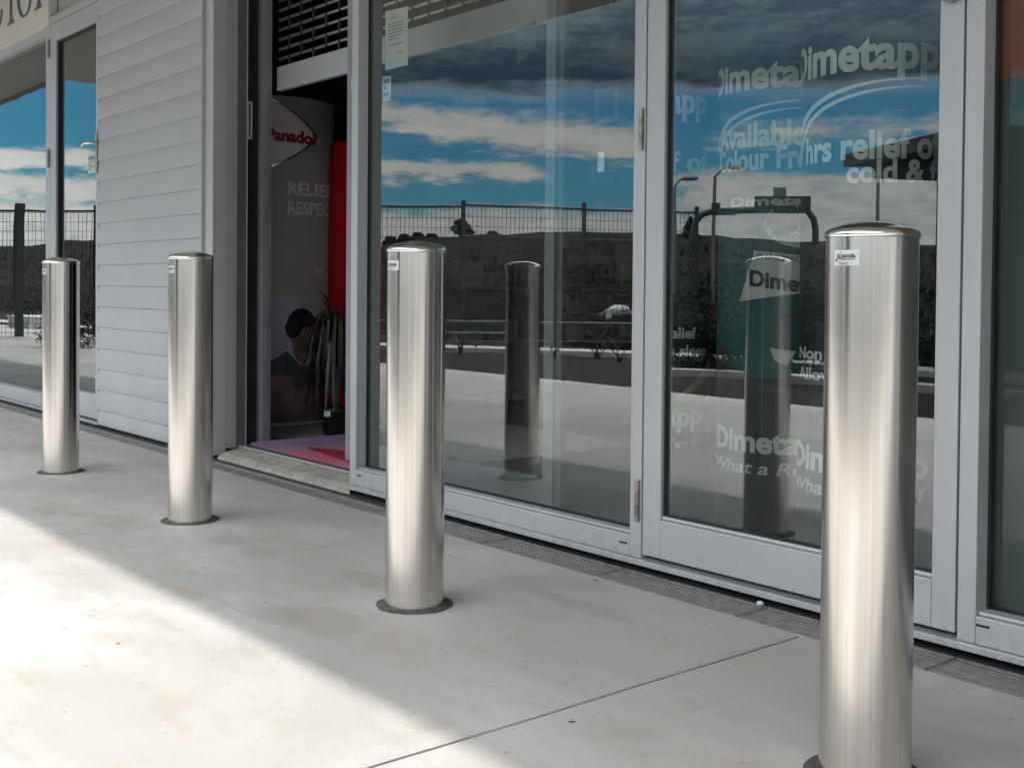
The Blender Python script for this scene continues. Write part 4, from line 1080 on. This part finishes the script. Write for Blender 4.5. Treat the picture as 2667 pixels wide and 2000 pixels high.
tree(-52.75, 82, 3.45, 1.0, 'dark spreading tree on the ridge beside a fence post, mirrored in the window', 'broad', 2)
tree(-41.4, 75, 3.55, 1.2, 'small dark conifer on the horizon mirrored at the left of the glass door', 'cone', 4)
for i, (a_, d_, e_) in enumerate(((-56.3, 84, 2.55), (-55.6, 82, 2.62), (-54.9, 83, 2.72), (-54.2, 84, 2.68), (-51.2, 84, 2.86))):
    tree(a_, d_, e_, 0.9, 'low dark bush in the mirrored row along the distant ridge', 'broad', 20+i)
for o in sc.objects:
    if o.get('label', '').startswith('low dark bush'): o['group'] = 'bushes on the mirrored ridge'


def bush(az_, d, r, h, seed, label, grp, s=0.028, n=1900):
    p = out(az_, d, 0); z = gz(az_, d); mb = MB(); foliage(mb, (p.x, p.y, z+h*0.45), r, r, h*0.55, n, s, seed)
    foliage(mb, (p.x+r*0.5, p.y, z+h*0.3), r*0.7, r*0.7, h*0.4, n//2, s, seed+1)
    o = part('shrub', mb, M['foliage'], fix=False); tag(o, label, 'shrub', grp)


for i, (a_, d_, r_, h_) in enumerate(((-49.8, 24, 1.0, 1.7), (-50.8, 26, 0.9, 1.2), (-41.3, 13, 0.5, 0.6), (-39.8, 13.5, 0.55, 0.7), (-38.6, 12.5, 0.45, 0.55), (-37.2, 13.5, 0.6, 0.75), (-40.6, 17, 0.9, 1.3), (-38.2, 18, 1.0, 1.5), (-35.8, 16, 0.8, 1.1), (-33.9, 17, 0.9, 1.3), (-31.5, 16, 0.8, 1.2), (-45.6, 22, 0.8, 1.2), (-70.8, 17.5, 0.6, 0.75))+tuple((-57+1.17*q+0.9*math.sin(q*7.1), 27+7*((q*0.618) % 1)*3, 0.9+0.9*((q*0.37) % 1), 0.8+1.1*((q*0.73) % 1)) for q in range(26))+((-74.2, 30, 1.2, 1.2), (-72.0, 34, 1.4, 1.3), (-70.3, 30, 1.2, 1.1))):
    bush(a_, d_, r_, h_, 40+i, 'dark leafy shrub beyond the mulch bed, mirrored in the glass', 'shrubs mirrored in the glass')


def tuft(x, y, h, seed, n=14):
    rnd = random.Random(seed); mb = MB()
    for i in range(n):
        a = rnd.uniform(0, 6.28); L = h*rnd.uniform(0.6, 1.1); d = Vector((math.cos(a), math.sin(a), 0)); sd = Vector((-d.y, d.x, 0)); p = Vector((x, y, -0.03)); vs = []; an = rnd.uniform(0.75, 1.4)
        for k in range(6):
            f = k/5; ww = 0.012*(1-f)+0.001; vs += [p-sd*ww, p+sd*ww]; aa = an-f*0.7; p = p+(d*math.cos(aa)+Vector((0, 0, math.sin(aa))))*L/5
        mb.raw(vs, [(2*k, 2*k+1, 2*k+3, 2*k+2) for k in range(5)])
    tag(part('flax_plant', mb, M['leaf'], fix=False), 'young flax tuft with thin dark blades by the kerb, mirrored in the glass', 'plant', 'flax tufts mirrored by the kerb')


for i, (x, y, h) in enumerate(((-12.3, -6.6, 0.42), (-11.2, -7.3, 0.5), (-10.7, -7.6, 0.45), (-10.2, -7.5, 0.4), (-13.0, -6.3, 0.3), (-9.0, -7.4, 0.3), (-7.0, -6.2, 0.3), (-19.2, -4.98, 0.35), (-20.3, -4.9, 0.3))):
    tuft(x, y, h, 70+i)
lr = thing('low_rail', 'thin low metal rail in front of the dark slope, mirrored in the window', 'rail', tuple(out(-52, 16.2, 0)))
lm_ = MB(); lm_.tube([out(-60, 16.4, 0.42), out(-52, 16.2, 0.42), out(-43.6, 16.6, 0.40)], 0.012, 6); lm_.tube([out(-60, 16.4, 0.26), out(-52, 16.2, 0.26), out(-49.8, 16.3, 0.25)], 0.012, 6)
part('rail_wires', lm_, M['pole'], lr)
for a_ in (-60, -56, -52, -48, -44): part('rail_post', MB().tube([out(a_, 16.3, -0.2), out(a_, 16.3, 0.43)], 0.02, 6), M['post'], lr)


def lamp(az_, d, e0, e1, aoff, label, arm=True):
    p = out(az_, d, 0); z0 = gz(az_, d)-0.2; zt = MC.z+d*math.tan(R(e0)); t = thing('street_lamp', label, 'street lamp', (p.x, p.y, z0))
    part('pole', MB().tube([(p.x, p.y, z0), (p.x, p.y, zt)], [0.09, 0.055], 8), M['pole'], t)
    if arm:
        q = out(az_+aoff, d, MC.z+d*math.tan(R(e1)))
        part('arm', MB().tube([(p.x, p.y, zt), tuple(Vector((p.x, p.y, zt)).lerp(q, 0.5)+Vector((0, 0, 0.12))), tuple(q)], 0.04, 6), M['pole'], t)
        part('lantern', MB().box(q.x-0.05, q.x+0.55, q.y-0.14, q.y+0.14, q.z-0.06, q.z+0.07), M['pole'], t, 0.03)


lamp(-42.15, 45, 5.05, 5.42, 0.5, 'shorter grey street lamp mirrored at the left edge of the glass door')
lamp(-40.2, 40, 5.53, 5.95, 0.8, 'tall grey street lamp with angled arm mirrored in the glass door')
lamp(-32.6, 42, 6.0, 0, 0, 'plain grey lamp pole standing below the mirrored dark roof', False)

gs = thing('sign_gantry', 'dark arched pipe gantry carrying rectangular panels, mirrored in the glass door', 'gantry', tuple(out(-38.3, 26, 0)))


def og(a_, e_): return out(a_, 26, eld=e_)


arcp = [og(-41.25, 2.2), og(-41.2, 2.75), og(-41.05, 3.35), og(-40.8, 3.68), og(-40.3, 3.83), og(-38.3, 3.88), og(-36.2, 3.95), og(-35.8, 3.85), og(-35.5, 3.45), og(-35.4, 2.9), og(-35.4, 2.2)]
part('arch_pipe', MB().tube(arcp, 0.075, 10), M['post'], gs)


def board(a0, a1, e0, e1, m='post'):
    p0, p1 = out(a0, 25.85, eld=e0), out(a1, 25.85, eld=e1); q = Vector((math.sin(R((a0+a1)/2)), -math.cos(R((a0+a1)/2)), 0))*0.06
    vs = [Vector((p0.x, p0.y, p0.z)), Vector((p1.x, p1.y, p0.z)), Vector((p1.x, p1.y, p1.z)), Vector((p0.x, p0.y, p1.z))]
    mb = MB().raw([v for v in vs]+[v+q for v in vs], [(0, 1, 2, 3), (7, 6, 5, 4), (0, 4, 5, 1), (1, 5, 6, 2), (2, 6, 7, 3), (3, 7, 4, 0)])
    part('sign_board', mb, M[m], gs)


board(-38.25, -35.65, 3.73, 4.55); board(-37.4, -36.8, 4.56, 4.96, 'pole'); board(-40.3, -39.1, 3.65, 3.95); board(-40.3, -39.85, 3.96, 4.25)

sh = thing('shelter_roof_building', 'dark flat-roofed shelter with deep eaves mirrored at the right of the glass door', 'shelter', tuple(out(-27, 13, 0)))


def os_(a_, d_, e_): return out(a_, d_, eld=e_)


def slab(quad, th_, nm, m):
    vs = [Vector(q) for q in quad]; mb = MB().raw(vs+[v-Vector((0, 0, th_)) for v in vs], [(0, 1, 2, 3), (7, 6, 5, 4), (0, 4, 5, 1), (1, 5, 6, 2), (2, 6, 7, 3), (3, 7, 4, 0)])
    part(nm, mb, M[m], sh)


c_ = os_(-34.1, 13, 6.45); slab([c_, os_(-28.5, 10.6, 7.6), os_(-19.0, 13, 7.2), os_(-27.0, 16.6, 6.0)], 0.13, 'roof', 'roofd')
c2_ = os_(-32.8, 13.3, 5.98); slab([c2_, os_(-27.5, 11.3, 6.1), os_(-19.5, 13.2, 6.1), os_(-27.5, 16, 5.5)], 0.16, 'lower_roof', 'roofd')
w0, w1 = out(-29.9, 13.4, 0), out(-21.0, 13.0, 0); wn = Vector((math.sin(R(-25)), -math.cos(R(-25)), 0))*0.25
vs = [Vector((q.x, q.y, z))+o_ for o_ in (Vector((0, 0, 0)), wn) for z in (-0.15, 2.22) for q in (w0, w1)]
part('wall', MB().raw(vs, [(0, 1, 3, 2), (5, 4, 6, 7), (0, 4, 5, 1), (2, 3, 7, 6), (0, 2, 6, 4), (1, 5, 7, 3)]), M['post'], sh)

gr = MB(); rg_ = random.Random(11)
for i in range(8000):
    a_ = rg_.uniform(-79, -28); d_ = 10.5+58*rg_.random()**1.6; p = out(a_, d_, 0); 
    if p.y > (-9.6 if a_ > -66 else -6.3): continue
    z = terr_z(a_, d_); hh = rg_.uniform(0.05, 0.20)*(1+d_*0.010)
    for k in range(3):
        t = rg_.uniform(0, 6.28); ww = 0.008+d_*0.0005; lx, ly = hh*0.9*math.cos(t), hh*0.45*math.sin(t)
        gr.raw([(p.x-ww, p.y, z-0.05), (p.x+ww, p.y, z-0.05), (p.x+lx*0.5+ww*0.7, p.y+ly*0.5, z+hh*0.65), (p.x+lx*0.5-ww*0.7, p.y+ly*0.5, z+hh*0.65), (p.x+lx, p.y+ly, z+hh)], [(0, 1, 2, 3), (3, 2, 4)], mi=0 if rg_.random() < 0.90 else (1 if rg_.random() < 0.88 else 2))
tag(part('grass', gr, [M['blade'], M['dryblade'], M['straw']], fix=False), 'rough dark and straw-coloured grass over the slope mirrored in the glass', 'grass', kind='stuff')

# person bending over beyond the bed (mirrored, small)
pe_a, pe_d = -44.6, 27.0
zf = -0.50
pp = out(pe_a, pe_d, zf)
person = thing('person', 'person in white shirt and dark trousers bending down to the ground, mirrored in the window', 'person', tuple(pp))
ex = Vector((math.cos(R(pe_a)), math.sin(R(pe_a)), 0))      # mirrored: the head lies to the left in the photo
ey = Vector((-ex.y, ex.x, 0))


def P(a, b, z): v = pp+ex*a+ey*b; return (v.x, v.y, zf+z)


def skin(name, verts, edges, rad_, m, root=0):
    me = bpy.data.meshes.new(name); me.from_pydata(verts, edges, []); me.materials.append(m)
    o = link(bpy.data.objects.new(name, me)); o.parent = person; o.matrix_parent_inverse = Matrix.Translation(-Vector(person.location))
    md = o.modifiers.new('skin', 'SKIN'); md.use_smooth_shade = True
    for i, r in enumerate(rad_): me.skin_vertices[0].data[i].radius = (r, r)
    me.skin_vertices[0].data[root].use_root = True
    sb = o.modifiers.new('subsurf', 'SUBSURF'); sb.levels = 1; sb.render_levels = 1
    return o


v = [P(0.10, 0, 0.82), P(-0.05, 0, 0.88), P(-0.25, 0, 0.90), P(-0.40, 0, 0.86), P(-0.50, 0, 0.80), P(-0.58, 0, 0.73), P(-0.62, 0, 0.65)]
e = [(0, 1), (1, 2), (2, 3), (3, 4), (4, 5), (5, 6)]; r_ = [0.13, 0.125, 0.14, 0.10, 0.06, 0.095, 0.075]
for s in (-1, 1):
    b0 = len(v); v += [P(0.12, 0.09*s, 0.74), P(0.02, 0.11*s, 0.45), P(0.10, 0.11*s, 0.09), P(0.06, 0.11*s, 0.045), P(-0.10, 0.12*s, 0.03)]; r_ += [0.10, 0.07, 0.045, 0.045, 0.035]; e += [(0, b0), (b0, b0+1), (b0+1, b0+2), (b0+2, b0+3), (b0+3, b0+4)]
    b0 = len(v); v += [P(-0.38, 0.17*s, 0.84), P(-0.42, 0.20*s, 0.55), P(-0.50, 0.16*s, 0.31), P(-0.52, 0.15*s, 0.22)]; r_ += [0.06, 0.045, 0.032, 0.03]; e += [(3, b0), (b0, b0+1), (b0+1, b0+2), (b0+2, b0+3)]
    for fi in range(4):
        f0 = len(v); v += [P(-0.535-0.004*fi, (0.15+0.014*(fi-1.5))*s, 0.17), P(-0.52, (0.15+0.016*(fi-1.5))*s, 0.115+0.006*abs(fi-1))]; r_ += [0.009, 0.008]; e += [(b0+3, f0), (f0, f0+1)]
    f0 = len(v); v += [P(-0.49, 0.12*s, 0.19), P(-0.475, 0.11*s, 0.15)]; r_ += [0.010, 0.009]; e += [(b0+3, f0), (f0, f0+1)]
skin('body', v, e, r_, M['skin'])
v = [P(0.06, 0, 0.84), P(-0.08, 0, 0.88), P(-0.25, 0, 0.90), P(-0.38, 0, 0.87)]; e = [(0, 1), (1, 2), (2, 3)]; r_ = [0.145, 0.145, 0.165, 0.125]
for s in (-1, 1):
    b0 = len(v); v += [P(-0.38, 0.17*s, 0.84), P(-0.405, 0.19*s, 0.66)]; r_ += [0.08, 0.07]; e += [(3, b0), (b0, b0+1)]
skin('shirt', v, e, r_, M['whiteshirt'])
v = [P(0.11, 0, 0.81)]; e = []; r_ = [0.155]
for s in (-1, 1):
    b0 = len(v); v += [P(0.12, 0.09*s, 0.72), P(0.02, 0.11*s, 0.45), P(0.095, 0.11*s, 0.11)]; r_ += [0.115, 0.085, 0.07]; e += [(0, b0), (b0, b0+1), (b0+1, b0+2)]
skin('trousers', v, e, r_, M['trouser'])
hm = MB(); foliage(hm, P(-0.59, 0, 0.745), 0.10, 0.10, 0.10, 500, 0.035, 5)
skin('hair', [P(-0.545, 0, 0.80), P(-0.60, 0, 0.745), P(-0.62, 0, 0.70)], [(0, 1), (1, 2)], [0.085, 0.105, 0.08], M['hair'])
